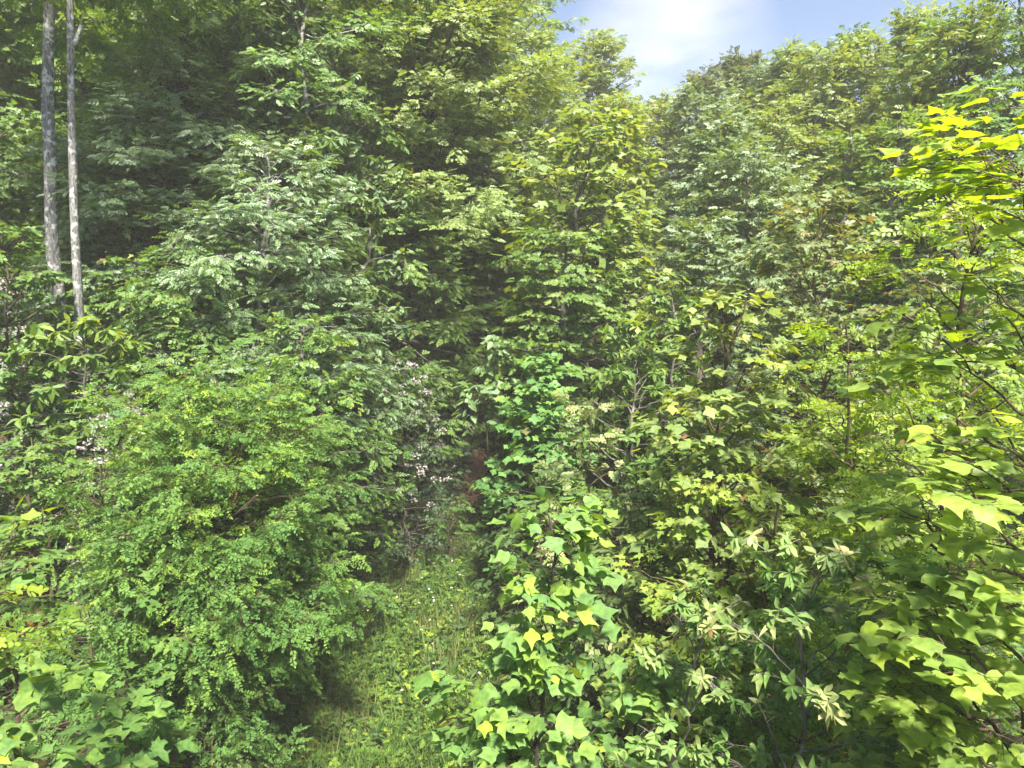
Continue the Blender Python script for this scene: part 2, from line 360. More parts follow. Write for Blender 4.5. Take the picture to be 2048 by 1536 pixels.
# ------------------------------------------------------------------ plant generator
PROFILE = {
    'cone': lambda t: (1 - t) ** .95 * .95 + .10,
    'round': lambda t: np.sqrt(np.clip(1 - (1.75 * t - .80) ** 2, .05, 1)),
    'dome': lambda t: np.sqrt(np.clip(1 - t ** 2.2, .03, 1)),
    'top': lambda t: .45 + .65 * np.sin(np.clip(t, 0, 1) * np.pi * .8),
    'even': lambda t: .9 - .45 * t,
}
DEF = dict(H=6, hb=.25, R=1.5, prof='round', nl=22, e0=.2, e1=.9, curve=-.12, bd=6., bl=.42, blmin=.12, be=.0, td=9., tl=.22,
           n=5, size=.12, tpl=TULIP, tilt=.38, droop=.25, whorl=False, petiole=.5, mat='tulip', bark='bark', r0=.06, lean=(0, 0), wig=.24,
           young=.15, gap=.12, stems=1, spread=.3, ysz=.75, twigs=True, limbs=None, azc=None, azw=1.0, jit=0.0, top=True, inner=.2, flat=.15, fine=3, out=.35, split=False, clump=.3, cf=1.0, bend=0.)

def grow(seed, s):
    """returns Geo for trunk, list of branch polylines and Geo for crown, around the origin"""
    rng = np.random.default_rng(seed); o = dict(DEF); o.update(s)
    tg, cg = Geo(), Geo(); limbs = {}
    def addto(st, idx, P, Rr, sides):
        if not o['split']: tg.add(*tubes(P, Rr, sides)); return
        for k in np.unique(idx):
            mk = idx == k
            g_ = tg if k >= nl0 else limbs.setdefault((st, int(k)), Geo())
            g_.add(*tubes(P[mk], Rr[mk], sides))
    H, R = o['H'], o['R']; bsz = []
    for st in range(o['stems']):
        Hs = H * (1 if st == 0 else rng.uniform(.72, .95))
        a = rng.uniform(0, 6.28); lean = np.array([o['lean'][0], o['lean'][1]]) + (0 if st == 0 else o['spread'] * np.array([math.cos(a), math.sin(a)]) * Hs * .5)
        K = 22; tt = np.linspace(0, 1, K)
        w = np.cumsum(rng.normal(0, 1, (K, 2)), 0); w = (w - w[0]) * o['wig'] * .25 * (Hs / 6); w -= tt[:, None] * w[-1] * .7
        tp = np.stack([lean[0] * tt ** 1.2 + w[:, 0], lean[1] * tt ** 1.2 + w[:, 1], Hs * tt], 1)
        tp[:, 0] += o['bend'] * np.sin(6.283 * (tt * 1.5 + .1)) * np.minimum(1, tt * 5)
        tr = o['r0'] * (1 if st == 0 else .7) * (1.0 - .9 * tt) ** .8 * (1 + .5 * np.exp(-tt * 18)) + .002
        tg.add(*tubes(tp[None], tr[None], 12, .05, rng))
        nl = o['nl'] if st == 0 else int(o['nl'] * .7)
        t = (np.arange(nl) + rng.random(nl)) / nl
        hh = (o['hb'] + (1 - o['hb']) * t * .985)
        az = np.arange(nl) * 2.399 + rng.normal(0, .35, nl) + st
        if o['azc'] is not None: az = o['azc'] + (np.mod(az, 6.283) - 3.1416) * o['azw']
        L = R * PROFILE[o['prof']](t) * rng.uniform(.72, 1.15, nl)
        e = o['e0'] + (o['e1'] - o['e0']) * t + rng.normal(0, .12, nl)
        cv = np.full(nl, o['curve']) + rng.normal(0, .05, nl)
        if o['limbs'] and st == 0:
            ex = np.array(o['limbs'], float)   # (height fraction, azimuth, length, elevation, curve)
            hh = np.concatenate([hh, ex[:, 0]]); az = np.concatenate([az, ex[:, 1]]); L = np.concatenate([L, ex[:, 2]])
            e = np.concatenate([e, ex[:, 3]]); cv = np.concatenate([cv, ex[:, 4]]); nl = len(L)
        rise = L * np.maximum(np.sin(e) + cv, 0); hh = hh - np.maximum(0, hh * Hs + rise - Hs * .99) / Hs
        st0 = np.stack([np.interp(hh, tt, tp[:, i]) for i in range(3)], 1)
        K = 8; ss = np.linspace(0, 1, K)
        od = np.stack([np.cos(az), np.sin(az), np.zeros(nl)], 1); sdv = np.stack([-np.sin(az), np.cos(az), np.zeros(nl)], 1)
        P = st0[:, None] + L[:, None, None] * (ss[None, :, None] * (od * np.cos(e)[:, None])[:, None] + (ss[None, :] * np.sin(e)[:, None] + cv[:, None] * ss[None] ** 2)[..., None] * np.array([0, 0, 1.]))
        wg = np.cumsum(rng.normal(0, .028, (nl, K, 3)), 1); wg[:, 0] = 0; P = P + wg * L[:, None, None]
        r = np.interp(hh, tt, tr) * .55; r = np.minimum(r, .012 + .018 * L)
        PR = r[:, None] * (1 - .85 * ss)[None] + .002
        nl0 = nl; addto(st, np.arange(nl), P, PR, 5)
        if o['top']:   # the leader carries foliage too
            P = np.concatenate([P, np.stack([np.interp(np.linspace(.9, 1, K), tt, tp[:, i]) for i in range(3)], 1)[None]]); L = np.append(L, Hs * .1); nl += 1
        # branchlets
        cnt = np.maximum(2, (L * o['bd']).astype(int)); ix = np.repeat(np.arange(nl), cnt); nb = len(ix)
        s1 = o['inner'] + (1 - o['inner']) * rng.random(nb) ** .8
        keep = rng.random(nb) > o['gap']; ix = ix[keep]; s1 = s1[keep]; nb = len(ix)
        fk = s1 * (K - 1); k0 = np.minimum(fk.astype(int), K - 2); fr = (fk - k0)[:, None]
        b0 = P[ix, k0] * (1 - fr) + P[ix, k0 + 1] * fr; tan = norm(P[ix, k0 + 1] - P[ix, k0])
        ang = np.where(rng.random(nb) > .5, 1, -1) * rng.uniform(.35, 1.15, nb) * (1 - .5 * (s1 > .93))
        ca, sa = np.cos(ang), np.sin(ang)
        d = np.stack([tan[:, 0] * ca - tan[:, 1] * sa, tan[:, 0] * sa + tan[:, 1] * ca, tan[:, 2] * .6 + o['be'] + rng.normal(0, o['flat'], nb)], 1)
        vert = np.abs(tan[:, 2]) > .8
        aa = rng.uniform(0, 6.283, nb); d[vert] = np.stack([np.cos(aa), np.sin(aa), np.full(nb, .7)], 1)[vert]
        d = norm(d)
        l1 = (L[ix] * o['bl'] * (1.12 - s1) + o['blmin']) * rng.uniform(.6, 1.25, nb)
        K2 = 4; s2 = np.linspace(0, 1, K2)
        Q = b0[:, None] + l1[:, None, None] * (s2[None, :, None] * d[:, None] + (s2 ** 2)[None, :, None] * np.array([0, 0, -.12]) + rng.normal(0, .03, (nb, K2, 3)) * s2[None, :, None])
        r1 = np.clip(.003 + .006 * l1, .003, .02)
        if o['twigs']: addto(st, ix, Q, r1[:, None] * (1 - .7 * s2)[None], 3)
        # twigs
        cnt = np.maximum(1, (l1 * o['td'] * 1.35 + rng.random(nb)).astype(int)) + 1; iy = np.repeat(np.arange(nb), cnt); nw = len(iy)
        first = np.r_[True, iy[1:] != iy[:-1]]
        s3 = np.where(first, 1., .12 + .85 * rng.random(nw))
        fk = s3 * (K2 - 1); k0 = np.minimum(fk.astype(int), K2 - 2); fr = (fk - k0)[:, None]
        w0 = Q[iy, k0] * (1 - fr) + Q[iy, k0 + 1] * fr; tan = norm(Q[iy, k0 + 1] - Q[iy, k0])
        ang = np.where(first, rng.normal(0, .2, nw), np.where(rng.random(nw) > .5, 1, -1) * rng.uniform(.5, 1.2, nw))
        ca, sa = np.cos(ang), np.sin(ang)
        d2 = norm(np.stack([tan[:, 0] * ca - tan[:, 1] * sa, tan[:, 0] * sa + tan[:, 1] * ca, tan[:, 2] + rng.normal(.02, o['flat'] * 1.1, nw)], 1))
        l2 = o['tl'] * rng.uniform(.5, 1.2, nw)
        if o['clump'] > 0:
            cf = 6.3 / max(.35 * R, .45) * o['cf']; ph = rng.uniform(0, 6.28, 6)
            q_ = w0 * cf
            nzv = (np.sin(q_[:, 0] * .9 + q_[:, 2] * .5 + ph[0]) + np.sin(q_[:, 1] * 1.1 - q_[:, 0] * .4 + ph[1]) + np.sin(q_[:, 2] * 1.3 + q_[:, 1] * .5 + ph[2]) + .7 * np.sin(q_[:, 0] * 2.1 + q_[:, 1] * 1.7 + ph[3]) + .7 * np.sin(q_[:, 2] * 2.4 - q_[:, 0] * 1.3 + ph[4])) / 2.2
            kp = (nzv > -.75 + o['clump'] * 1.1) | (rng.random(nw) < .22)
            w0, d2, l2, iy, first, nzv = w0[kp], d2[kp], l2[kp], iy[kp], first[kp], nzv[kp]; nw = len(iy)
        if o['twigs'] and o['fine'] >= 2:
            TQ = w0[:, None] + l2[:, None, None] * np.array([0, 1.])[None, :, None] * d2[:, None]
            addto(st, ix[iy], TQ, np.broadcast_to(np.array([.0028, .0014]), (nw, 2)) * (.8 + o['fine'] * .1), 3)
        # how young the growth is: crown top and twig ends
        hrel = np.clip((w0[:, 2] / Hs - o['hb']) / (1 - o['hb'] + 1e-6), 0, 1.1)
        yb = np.clip(o['young'] * (.35 + 1.3 * hrel ** 2) * rng.gamma(1.2, 1.0, nw), 0, 1) * np.where(first, 1.3, .6)
        nlf = o['n']
        ncl = max(2, int(nw / 30))
        tone = rng.random(nl)[ix[iy]] * .5 + rng.random(nw) * .2
        iz = np.repeat(np.arange(nw), nlf); m = len(iz); j = np.tile(np.arange(nlf), nw)
        up = np.array([0, 0, 1.])
        if o['whorl']:
            la = 2 * np.pi * j / nlf + np.repeat(rng.uniform(0, 6.28, nw), nlf) + rng.normal(0, .15, m)
            A = d2[iz]; B = norm(np.cross(A, up)); C = np.cross(B, A)
            dd = .35 * A + (np.cos(la)[:, None] * B + np.sin(la)[:, None] * C) * .95
            dd[:, 2] = dd[:, 2] * .7 - o['droop'] + rng.normal(0, .08, m)
            p0 = w0[iz] + l2[iz, None] * (.9 + .1 * rng.random(m))[:, None] * A; dd = norm(dd)
            nr = up + o['out'] * A + rng.normal(0, o['tilt'] * .6, (m, 3)) - .0
            sz = o['size'] * rng.uniform(.75, 1.15, m)
            yy = np.clip(yb[iz] + rng.normal(0, .08, m), 0, 1)
        else:
            s4 = (j + .7) / nlf; sg = np.where(j % 2 == 0, 1, -1); sg = np.where(j == nlf - 1, 0, sg)
            ang = sg * rng.uniform(.6, 1.2, m); ca, sa = np.cos(ang), np.sin(ang); A = d2[iz]
            dd = np.stack([A[:, 0] * ca - A[:, 1] * sa, A[:, 0] * sa + A[:, 1] * ca, A[:, 2] * .5 - o['droop'] * rng.uniform(.2, 1.6, m)], 1); dd = norm(dd)
            pd = dd.copy(); pd[:, 2] += .35
            sz = o['size'] * rng.uniform(.55, 1.15, m) * np.where(yb[iz] > .5, o['ysz'], 1)
            p0 = w0[iz] + (l2[iz] * s4)[:, None] * A + norm(pd) * (sz * o['petiole'] * rng.uniform(.5, 1.2, m))[:, None]
            rad = p0[:, :2] - np.stack([np.interp(p0[:, 2], tp[:, 2], tp[:, 0]), np.interp(p0[:, 2], tp[:, 2], tp[:, 1])], 1); rad = norm(rad)
            nr = up + o['out'] * np.concatenate([rad, np.zeros((m, 1))], 1) + rng.normal(0, o['tilt'], (m, 3))
            yy = np.clip(yb[iz] + rng.normal(0, .08, m), 0, 1)
        rr = np.clip(tone[iz] + rng.random(m) * .4, 0, 1)
        tl_ = o['tpl'] if isinstance(o['tpl'], list) else [o['tpl']]
        wh = rng.integers(0, len(tl_), m)
        for q_, t_ in enumerate(tl_):
            k_ = wh == q_; leaves(cg, t_, p0[k_], dd[k_], nr[k_], sz[k_] if np.ndim(sz) else sz, rr[k_], yy[k_], o['jit'])
        if o['fine'] >= 3 and o['petiole'] > .3 and not o['whorl']:
            TQ = np.stack([p0 - norm(pd) * (sz * o['petiole'])[:, None], p0 + dd * .02 * sz[:, None]], 1)
            addto(st, ix[iy[iz]], TQ, np.full((m, 2), .0011), 3)
    return tg, list(limbs.values()), cg, o

TREES = {}
NLEAF = [0]
def plant(name, cat, label, X, Y, Z0=None, group=None, seed=None, key=None, rot=0.0, scale=1.0, extra=None, **s):
    """one tree or shrub: Empty at its foot > trunk, branches, crown"""
    root = link(bpy.data.objects.new(name, None)); root.empty_display_size = .3
    z = float(ground(X, Y)) - .05 if Z0 is None else Z0
    root.location = (X, Y, z); root.rotation_euler = (0, 0, rot); root.scale = (scale,) * 3
    root['label'] = label; root['category'] = cat
    if group: root['group'] = group
    if key and key in TREES:
        for nm, me in TREES[key]: link(bpy.data.objects.new(nm, me), root)
        return root
    sd = seed if seed is not None else sum(ord(c) * (i + 1) for i, c in enumerate(label)) % 99991
    tg, bg_, cg, o = grow(sd, s)
    bark = M[o['bark']]
    a = tg.build('trunk' if cat == 'tree' else 'stem', bark, root, True, False)
    for lg in bg_: lg.build('limb', bark, root, True, False)
    c = cg.build('crown' if cat == 'tree' else 'foliage', M[o['mat']], root)
    NLEAF[0] += len(c.data.polygons)
    return root

def pt(name, cat, label, px, py, Y, rpx, bpy_=None, basepx=None, **s):
    """places a plant by where its top stands in the photograph at world depth Y, its crown radius (photo pixels at that depth) and crown foot row"""
    X, Z = at(px, py, Y); d = Y
    Xb = at(basepx, 768, Y)[0] if basepx is not None else X
    z0 = float(ground(Xb, Y)); H = Z - z0
    s.setdefault('R', rpx / F * d)
    if bpy_ is not None:
        s.setdefault('hb', float(np.clip((at(px, bpy_, Y)[1] - z0) / H, .02, .9)))
    s.setdefault('split', Y < 10); s['H'] = H; s['lean'] = (X - Xb, s.get('leany', 0)); s.pop('leany', None)
    return plant(name, cat, label, Xb, Y, **s)
# ------------------------------------------------------------------ kinds
FAR = dict(fine=1, td=5., n=3, bd=3.6, tl=.3, petiole=.1)
def K(base, **k): d = dict(base); d.update(k); return d
TUL_N = dict(tpl=TULIPV, mat='tulip', bark='stem', size=.135, n=4, td=7, bd=6, tl=.2, petiole=.8, prof='cone', e0=.35, e1=1.1, curve=.05, young=.16, droop=.3, r0=.035, nl=26, tilt=.5)
LOC_N = dict(tpl=PINN, mat='locust', bark='stem', size=.21, n=4, td=5.6, bd=4.6, tl=.22, petiole=.05, prof='round', e0=.3, e1=.9, curve=-.05, young=.15, droop=.25, r0=.04, nl=24, jit=.25, tilt=.65, flat=.32)
MAP_N = dict(tpl=MAPLEV, mat='maple', bark='stem', size=.11, n=4, td=8, bd=5, tl=.2, petiole=.6, prof='round', e0=.1, e1=.9, curve=-.1, young=.12, droop=.35, r0=.05, nl=26)
SRC = {}

#SPLIT
# ---- nearest plants
pt('tulip_tree', 'tree', 'young blue green tulip tree with yellow tip leaves in the bottom centre foreground', 1135, 1015, 4.3, 250, 1500, basepx=1110,
   **K(TUL_N, mat='tulip_near', size=.12, nl=54, prof='cone', clump=0, seed=11, stems=1, R=.62, fine=3, bd=9, td=10, young=.26, r0=.028, hb=.25, e0=.5, e1=1.15, bark='bark_dark'))
pt('tulip_tree', 'tree', 'short side tulip sapling just left of the foreground tulip tree trunk', 955, 1350, 4.5, 170, None, basepx=1005,
   **K(TUL_N, mat='tulip_near', size=.11, nl=24, bd=8, td=8, clump=0, seed=12, R=.5, hb=.35, r0=.02, bark='bark_dark'))
pt('tulip_tree', 'tree', 'tulip sapling between the foreground tulip tree and the pale pink sapling', 1275, 1330, 4.9, 200, None, basepx=1240,
   **K(TUL_N, mat='tulip_near', size=.11, nl=24, bd=8, td=8, clump=0, seed=13, R=.55, hb=.35, r0=.022, bark='bark_dark'))
pt('sourwood_tree', 'tree', 'slender sapling with pale pinkish lance shaped leaves, right of the foreground tulip tree', 1625, 1065, 4.0, 240, 1520, basepx=1440,
   tpl=LENSV, mat='sourwood', bark='bark', size=.088, n=7, whorl=True, td=11, bd=9, tl=.09, prof='round', e0=.45, e1=1.0, curve=-.1, nl=26, R=.62, young=.22, droop=.3, r0=.024, hb=.5, clump=0, seed=21, tilt=.5, wig=.3, gap=.2)
pt('sourwood_tree', 'tree', 'smaller pale leaved sapling leaning left of the pink tipped sapling', 1440, 1200, 4.3, 170, None, basepx=1400,
   tpl=LENSV, mat='sourwood', bark='bark', size=.085, n=7, whorl=True, td=11, bd=9, tl=.09, prof='round', e0=.45, e1=1.0, curve=-.1, nl=20, R=.48, young=.2, droop=.35, r0=.018, hb=.45, clump=0, seed=22, tilt=.5, gap=.2)
pt('tulip_tree', 'tree', 'yellow green tulip tree reaching in from the right edge with very large near leaves', 2230, 180, 3.3, 400, None, basepx=2330,
   **K(TUL_N, mat='tulip_warm', size=.118, clump=0, seed=31, R=1.12, hb=.3, nl=56, azc=3.14, azw=.42, e0=.30, e1=.75, curve=.03, inner=.05, bd=5.6, td=6.5, tl=.2, n=4, young=.4, prof='even', r0=.035, gap=.12, tilt=.2, out=.1, droop=.12, bark='stem'))
pt('tulip_tree', 'tree', 'low yellow green tulip sapling in the bottom right corner', 1960, 1230, 3.6, 260, None, basepx=2060,
   **K(TUL_N, mat='tulip_warm', size=.10, seed=32, R=.8, clump=0, r0=.025, tilt=.25, out=.15, droop=.15, hb=.45, nl=38, azc=2.9, azw=.8, young=.25, e0=.2, e1=.9, bd=6, td=6.5, bark='stem'))
pt('locust_tree', 'tree', 'tall locust with yellow green feathery leaves just left of the right edge tulip tree', 1960, 350, 4.9, 330, None, basepx=2040,
   **K(LOC_N, mat='locust_warm', size=.25, seed=33, R=1.25, hb=.22, nl=56, prof='even', young=.25, e0=.15, e1=.8, bd=5.4, td=5.5))
pt('locust_tree', 'tree', 'locust with dark green feathery fronds at the lower right edge', 1900, 1120, 4.6, 300, None, basepx=1930,
   **K(LOC_N, size=.25, seed=34, R=1.1, hb=.3, nl=34, prof='dome', young=.10, e0=.0, e1=.6, bd=4, td=5))
pt('locust_tree', 'tree', 'low locust sapling among the pale leaves at the bottom right centre', 1640, 1330, 4.9, 240, None,
   **K(LOC_N, size=.25, seed=35, R=.95, hb=.35, nl=22, prof='dome', young=.1, e0=.1, e1=.7))
pt('tulip_tree', 'tree', 'bushy tulip sapling at the lower left edge', -20, 1090, 4.6, 190, None, basepx=-40,
   **K(TUL_N, size=.15, clump=0, seed=41, R=.62, hb=.3, nl=26, young=.14, bd=7))
pt('locust_tree', 'tree', 'bright yellow locust sapling with big leaflets cut by the lower left edge', -120, 1165, 2.3, 190, None, basepx=-260,
   **K(LOC_N, mat='locust_warm', size=.14, seed=42, R=.16, hb=.968, nl=6, prof='even', young=.5, azc=-.2, azw=.3, bd=6, td=7, tl=.08, blmin=.06, droop=.3, r0=.012, e0=-.1, e1=.3))
pt('maple_tree', 'tree', 'small maple sapling with large lobed leaves near the bottom left', 245, 1370, 6.6, 90, None, basepx=235,
   **K(MAP_N, size=.22, seed=43, R=.42, hb=.35, nl=16, prof='cone', mat='locust', young=.05, bd=4, td=4, r0=.02, petiole=.5, n=4))

# ---- middle distance, left of the clearing
pt('locust_tree', 'tree', 'big rounded locust bush of feathery leaves filling the left middle', 425, 750, 9.0, 330, 1180, basepx=385,
   **K(LOC_N, seed=51, nl=74, R=1.6, prof='round', clump=.5, size=.225, young=.3, bd=5.2, td=6.2, e0=0, e1=.95, stems=3, spread=.3, r0=.06, hb=.3))
pt('locust_tree', 'tree', 'locust crown overhanging the clearing on the right side of the big locust bush', 595, 850, 9.9, 190, 1250, basepx=520,
   **K(LOC_N, seed=52, nl=34, R=.8, prof='round', size=.17, young=.22, bd=4.4, td=5, hb=.56, e0=0))
pt('locust_tree', 'tree', 'yellow topped locust leaning over the dark gap left of the big locust bush', 200, 920, 8.3, 200, 1300, basepx=260,
   **K(LOC_N, seed=53, nl=36, R=1.15, prof='dome', size=.25, young=.2, hb=.2))
pt('locust_tree', 'tree', 'low locust spreading over the litter below the big locust bush', 370, 1230, 8.2, 210, None, basepx=360,
   **K(LOC_N, seed=54, nl=26, R=1.0, prof='dome', size=.23, young=.1, hb=.2, e0=-.1, e1=.5, gap=.2))
pt('locust_tree', 'tree', 'low blue green locust at the edge of the grass in the bottom left', 385, 1370, 8.0, 170, None, basepx=430,
   **K(LOC_N, seed=55, nl=20, R=.7, prof='dome', size=.22, young=.05, hb=.2, e0=-.1, e1=.5, gap=.2))
pt('locust_tree', 'tree', 'sparse low locust over bare litter left of the bottom left maple sapling', 150, 1200, 7.4, 200, None, basepx=160,
   **K(LOC_N, seed=56, nl=24, R=1.0, prof='dome', size=.22, young=.06, hb=.2, e0=-.1, e1=.6))
pt('maple_tree', 'tree', 'leafy maple sapling under the left edge of the big locust bush', 300, 1080, 8.0, 150, None, basepx=300,
   **K(MAP_N, seed=57, nl=22, R=.9, size=.14, hb=.2, young=.12, prof='dome'))
pt('hickory_tree', 'tree', 'bright green hickory sapling with drooping leaf whorls in front of the twin grey trunks', 165, 640, 11.5, 150, 870, basepx=190,
   tpl=LENS4, mat='bright', size=.21, n=7, whorl=True, td=3.6, bd=3.4, tl=.1, prof='round', e0=.1, e1=.8, curve=-.2, nl=32, R=1.15, young=.3, droop=.5, r0=.05, seed=61, bark='bark')
pt('maple_tree', 'tree', 'layered maple at the left edge above the dark laurel thicket', 60, 870, 10.5, 190, 1060, basepx=60,
   **K(MAP_N, seed=62, nl=36, R=1.45, size=.13, tilt=.3, flat=.08, mat='bright', young=.06, e0=0, e1=.6, hb=.15))
pt('maple_tree', 'tree', 'low maple with flat sprays at the left edge just under the layered maple', 70, 1010, 9.6, 170, 1200,
   **K(MAP_N, seed=63, nl=26, R=1.2, size=.12, flat=.08, young=.06, e0=0, e1=.5, hb=.15))
for i, (px, py, Y, r, hgt, fl, lb) in enumerate([
    (20, 560, 12.2, 120, 2.6, 40, 'flowering mountain laurel at the left edge beside the twin grey trunks'),
    (10, 700, 11.4, 110, 2.4, 34, 'flowering mountain laurel low at the left edge below the other one'),
    (235, 770, 10.4, 110, 2.6, 44, 'dark mountain laurel with white blossom behind the top of the big locust bush'),
    (815, 715, 15.2, 90, 2.6, 50, 'mountain laurel with dense pinkish blossom left of the dark path gap'),
    (905, 575, 20.5, 110, 3.2, 40, 'far mountain laurel with pale blossom at the foot of the distant grey trunk'),
    (290, 1020, 8.9, 26, .5, 2, 'tiny laurel sprig with one blossom cluster inside the big locust bush')]):
    X, Z = at(px, py, Y); R = r / F * Y
    lr = plant('mountain_laurel', 'shrub', lb, X, Y, group='mountain laurels in bloom', Z0=Z - hgt if i == 5 else None, seed=70 + i, H=Z - float(ground(X, Y)) if i != 5 else .5,
        R=R, hb=.12, prof='dome', nl=44 if i < 5 else 6, tpl=LENS2, mat='laurel', bark='bark_dark', size=.10, n=6, whorl=True, td=7 if i < 5 else 3, bd=5, tl=.12, e0=.1, e1=.9, droop=.1, r0=.04, young=.1, stems=2 if i < 5 else 1, fine=1)
    fg = np.random.default_rng(700 + i)
    H = (Z - float(ground(X, Y))) if i != 5 else .5
    for k in range(fl):
        a = fg.uniform(-2.9, -.2) if i != 4 else fg.uniform(-2.8, -.3); h = fg.uniform(.35, 1.0); rr = R * (1 - h ** 3) ** .5 * fg.uniform(.75, 1.05)
        c = np.array([rr * math.cos(a), rr * math.sin(a), H * h]); gg = Geo(); n = 26 if i < 5 else 34
        off = norm(fg.normal(0, 1, (n, 3))); off[:, 2] = np.abs(off[:, 2]) * .8; sc = fg.uniform(.05, .10)
        leaves(gg, LENSW, c + off * sc, off + fg.normal(0, .5, (n, 3)), off + fg.normal(0, .6, (n, 3)), np.full(n, .045), fg.random(n), fg.random(n))
        gg.build('blossom_cluster', M['blossom'], lr)

# ---- middle distance, centre
pt('holly_tree', 'tree', 'small dark holly of tiny leaves standing at the back of the clearing', 815, 880, 16.5, 85, None, basepx=815,
   tpl=SPRIG, mat='holly', size=.14, n=3, td=7, bd=7, tl=.14, prof='cone', e0=.1, e1=.9, nl=46, R=1.0, hb=.06, young=.1, droop=.15, r0=.035, seed=81)
pt('locust_tree', 'tree', 'blue green low locust right of the small holly at the end of the clearing', 905, 1000, 15.8, 85, None,
   **K(LOC_N, seed=82, nl=22, R=.8, size=.2, hb=.1, prof='dome', young=.05, e0=0, e1=.6))
pt('tulip_tree', 'tree', 'tulip sapling left of the path in front of the blossoming laurel', 730, 735, 17.2, 100, 1000,
   **K(TUL_N, tpl=TULIP, seed=83, nl=34, R=1.25, size=.17, young=.12, hb=.15, prof='dome', bd=5, td=5, fine=2))
pt('tulip_tree', 'tree', 'short yellow green tulip sapling at the right shoulder of the big locust bush', 770, 870, 15.8, 80, None,
   **K(TUL_N, tpl=TULIP, seed=84, nl=26, R=.85, size=.15, young=.2, hb=.15, fine=2))
pt('birch_shrub', 'shrub', 'blue grey small leaved shrub touching the left side of the path', 870, 800, 18.6, 70, 950,
   tpl=SPRIG, mat='holly', size=.15, n=4, td=6, bd=6, tl=.2, prof='round', nl=30, R=.8, hb=.1, young=.0, r0=.03, seed=85, fine=1, stems=2)
pt('birch_shrub', 'shrub', 'small round leaved shrub hugging the lower left verge of the path', 885, 905, 18.2, 55, None,
   tpl=SPRIG, mat='oak', size=.15, n=4, td=6, bd=6, tl=.2, prof='round', nl=22, R=.5, hb=.1, young=.0, r0=.03, seed=86, fine=1, stems=2)
pt('tulip_tree', 'tree', 'cone shaped tulip sapling just right of the dark path gap', 1060, 715, 13.8, 130, 1020, basepx=1080,
   **K(TUL_N, tpl=TULIP, seed=91, nl=56, R=1.1, size=.17, young=.16, hb=.18, mat='tulip_fresh', clump=.05, prof='dome', bd=5.5, td=6, e0=.15, fine=2))
pt('basswood_sapling', 'tree', 'thin sapling with a few big round leaves rising behind the cone shaped tulip sapling', 990, 675, 15.5, 55, 760,
   tpl=LENSW, mat='oak', size=.22, n=3, td=4, bd=4, tl=.15, prof='round', nl=16, R=.5, hb=.82, young=0, droop=.35, r0=.03, bark='stem', seed=92, petiole=.3)
pt('basswood_sapling', 'tree', 'thin sapling with big round leaves leaning over the path beside the cone shaped tulip', 955, 765, 15, 50, 860, basepx=1010,
   tpl=LENSW, mat='oak', size=.22, n=3, td=4, bd=4, tl=.15, prof='round', nl=16, R=.5, hb=.8, young=0, droop=.35, r0=.03, bark='stem', seed=93, petiole=.3)
pt('dogwood_tree', 'tree', 'airy sapling with pale upturned leaves right of the cone shaped tulip sapling', 1190, 800, 9.6, 125, 1120,
   tpl=SPRIGW, mat='pale', bark='stem', size=.21, n=3, td=6, bd=6, tl=.18, prof='cone', nl=40, R=.95, hb=.2, young=.22, droop=.05, r0=.03, seed=94, tilt=.6)
pt('maple_tree', 'tree', 'dark green maple bush below the airy pale sapling', 1090, 930, 12.0, 150, None,
   **K(MAP_N, seed=95, nl=34, R=1.15, size=.13, hb=.1, prof='dome', young=.08, mat='beech_dark'))
pt('cherry_tree', 'tree', 'dark leaved bush with drooping narrow leaves right behind the foreground tulip top', 1270, 960, 9.0, 170, 1200,
   tpl=LENS4, mat='beech_dark', bark='stem', size=.13, n=6, td=6, bd=5, tl=.22, prof='dome', nl=36, R=1.05, hb=.12, young=.25, droop=.35, r0=.035, seed=96, stems=2)
pt('tulip_tree', 'tree', 'tall tulip tree with golden top leaves standing right of centre', 1455, 590, 8.4, 190, 1080, basepx=1437,
   **K(TUL_N, tpl=TULIP, seed=101, nl=58, R=1.2, size=.155, young=.32, hb=.22, prof='dome', bd=5, td=6, mat='tulip_pale', clump=.1, e0=.1, r0=.055))
pt('maple_tree', 'tree', 'maple below the golden topped tulip tree with wide flat sprays', 1450, 930, 7.6, 220, 1240, basepx=1440,
   **K(MAP_N, seed=102, nl=40, R=1.25, size=.12, young=.14, hb=.2, mat='maple_warm', flat=.08, prof='dome'))
pt('maple_tree', 'tree', 'broad maple filling the shade between the golden topped tulip and the locust', 1720, 820, 7.8, 230, 1150,
   **K(MAP_N, seed=103, nl=50, R=1.35, size=.135, young=.16, hb=.15, mat='maple_warm', prof='round', flat=.1))
pt('maple_tree', 'tree', 'low green maple above the pink tipped sapling', 1560, 1010, 6.8, 190, 1250,
   **K(MAP_N, seed=104, nl=34, R=1.0, size=.125, young=.1, hb=.15, mat='maple_warm', prof='dome'))
pt('maple_tree', 'tree', 'shaded low maple left of the pink tipped sapling', 1350, 1190, 6.4, 160, 1380,
   **K(MAP_N, seed=105, nl=30, R=.8, size=.115, young=.12, hb=.12, mat='maple_warm', prof='dome'))
pt('locust_tree', 'tree', 'yellow green locust in front of the red tipped maple', 1720, 640, 6.9, 190, 900, basepx=1790,
   **K(LOC_N, mat='locust_warm', seed=106, nl=36, R=1.0, size=.24, young=.2, hb=.3, prof='dome'))
pt('locust_tree', 'tree', 'low locust with dark fronds between the broad maple and the lower right tulip', 1760, 1010, 5.8, 210, 1300,
   **K(LOC_N, mat='locust', seed=107, nl=34, R=.95, size=.23, young=.2, hb=.25, prof='dome'))
pt('maple_tree', 'tree', 'rounded maple with reddish young tips below the right skyline', 1600, 395, 12.5, 250, 720, basepx=1620,
   **K(MAP_N, seed=108, nl=64, R=2.3, size=.15, young=.10, hb=.2, mat='maple_red', prof='dome', bd=4.5, td=5, fine=2, e0=0, e1=1.2))
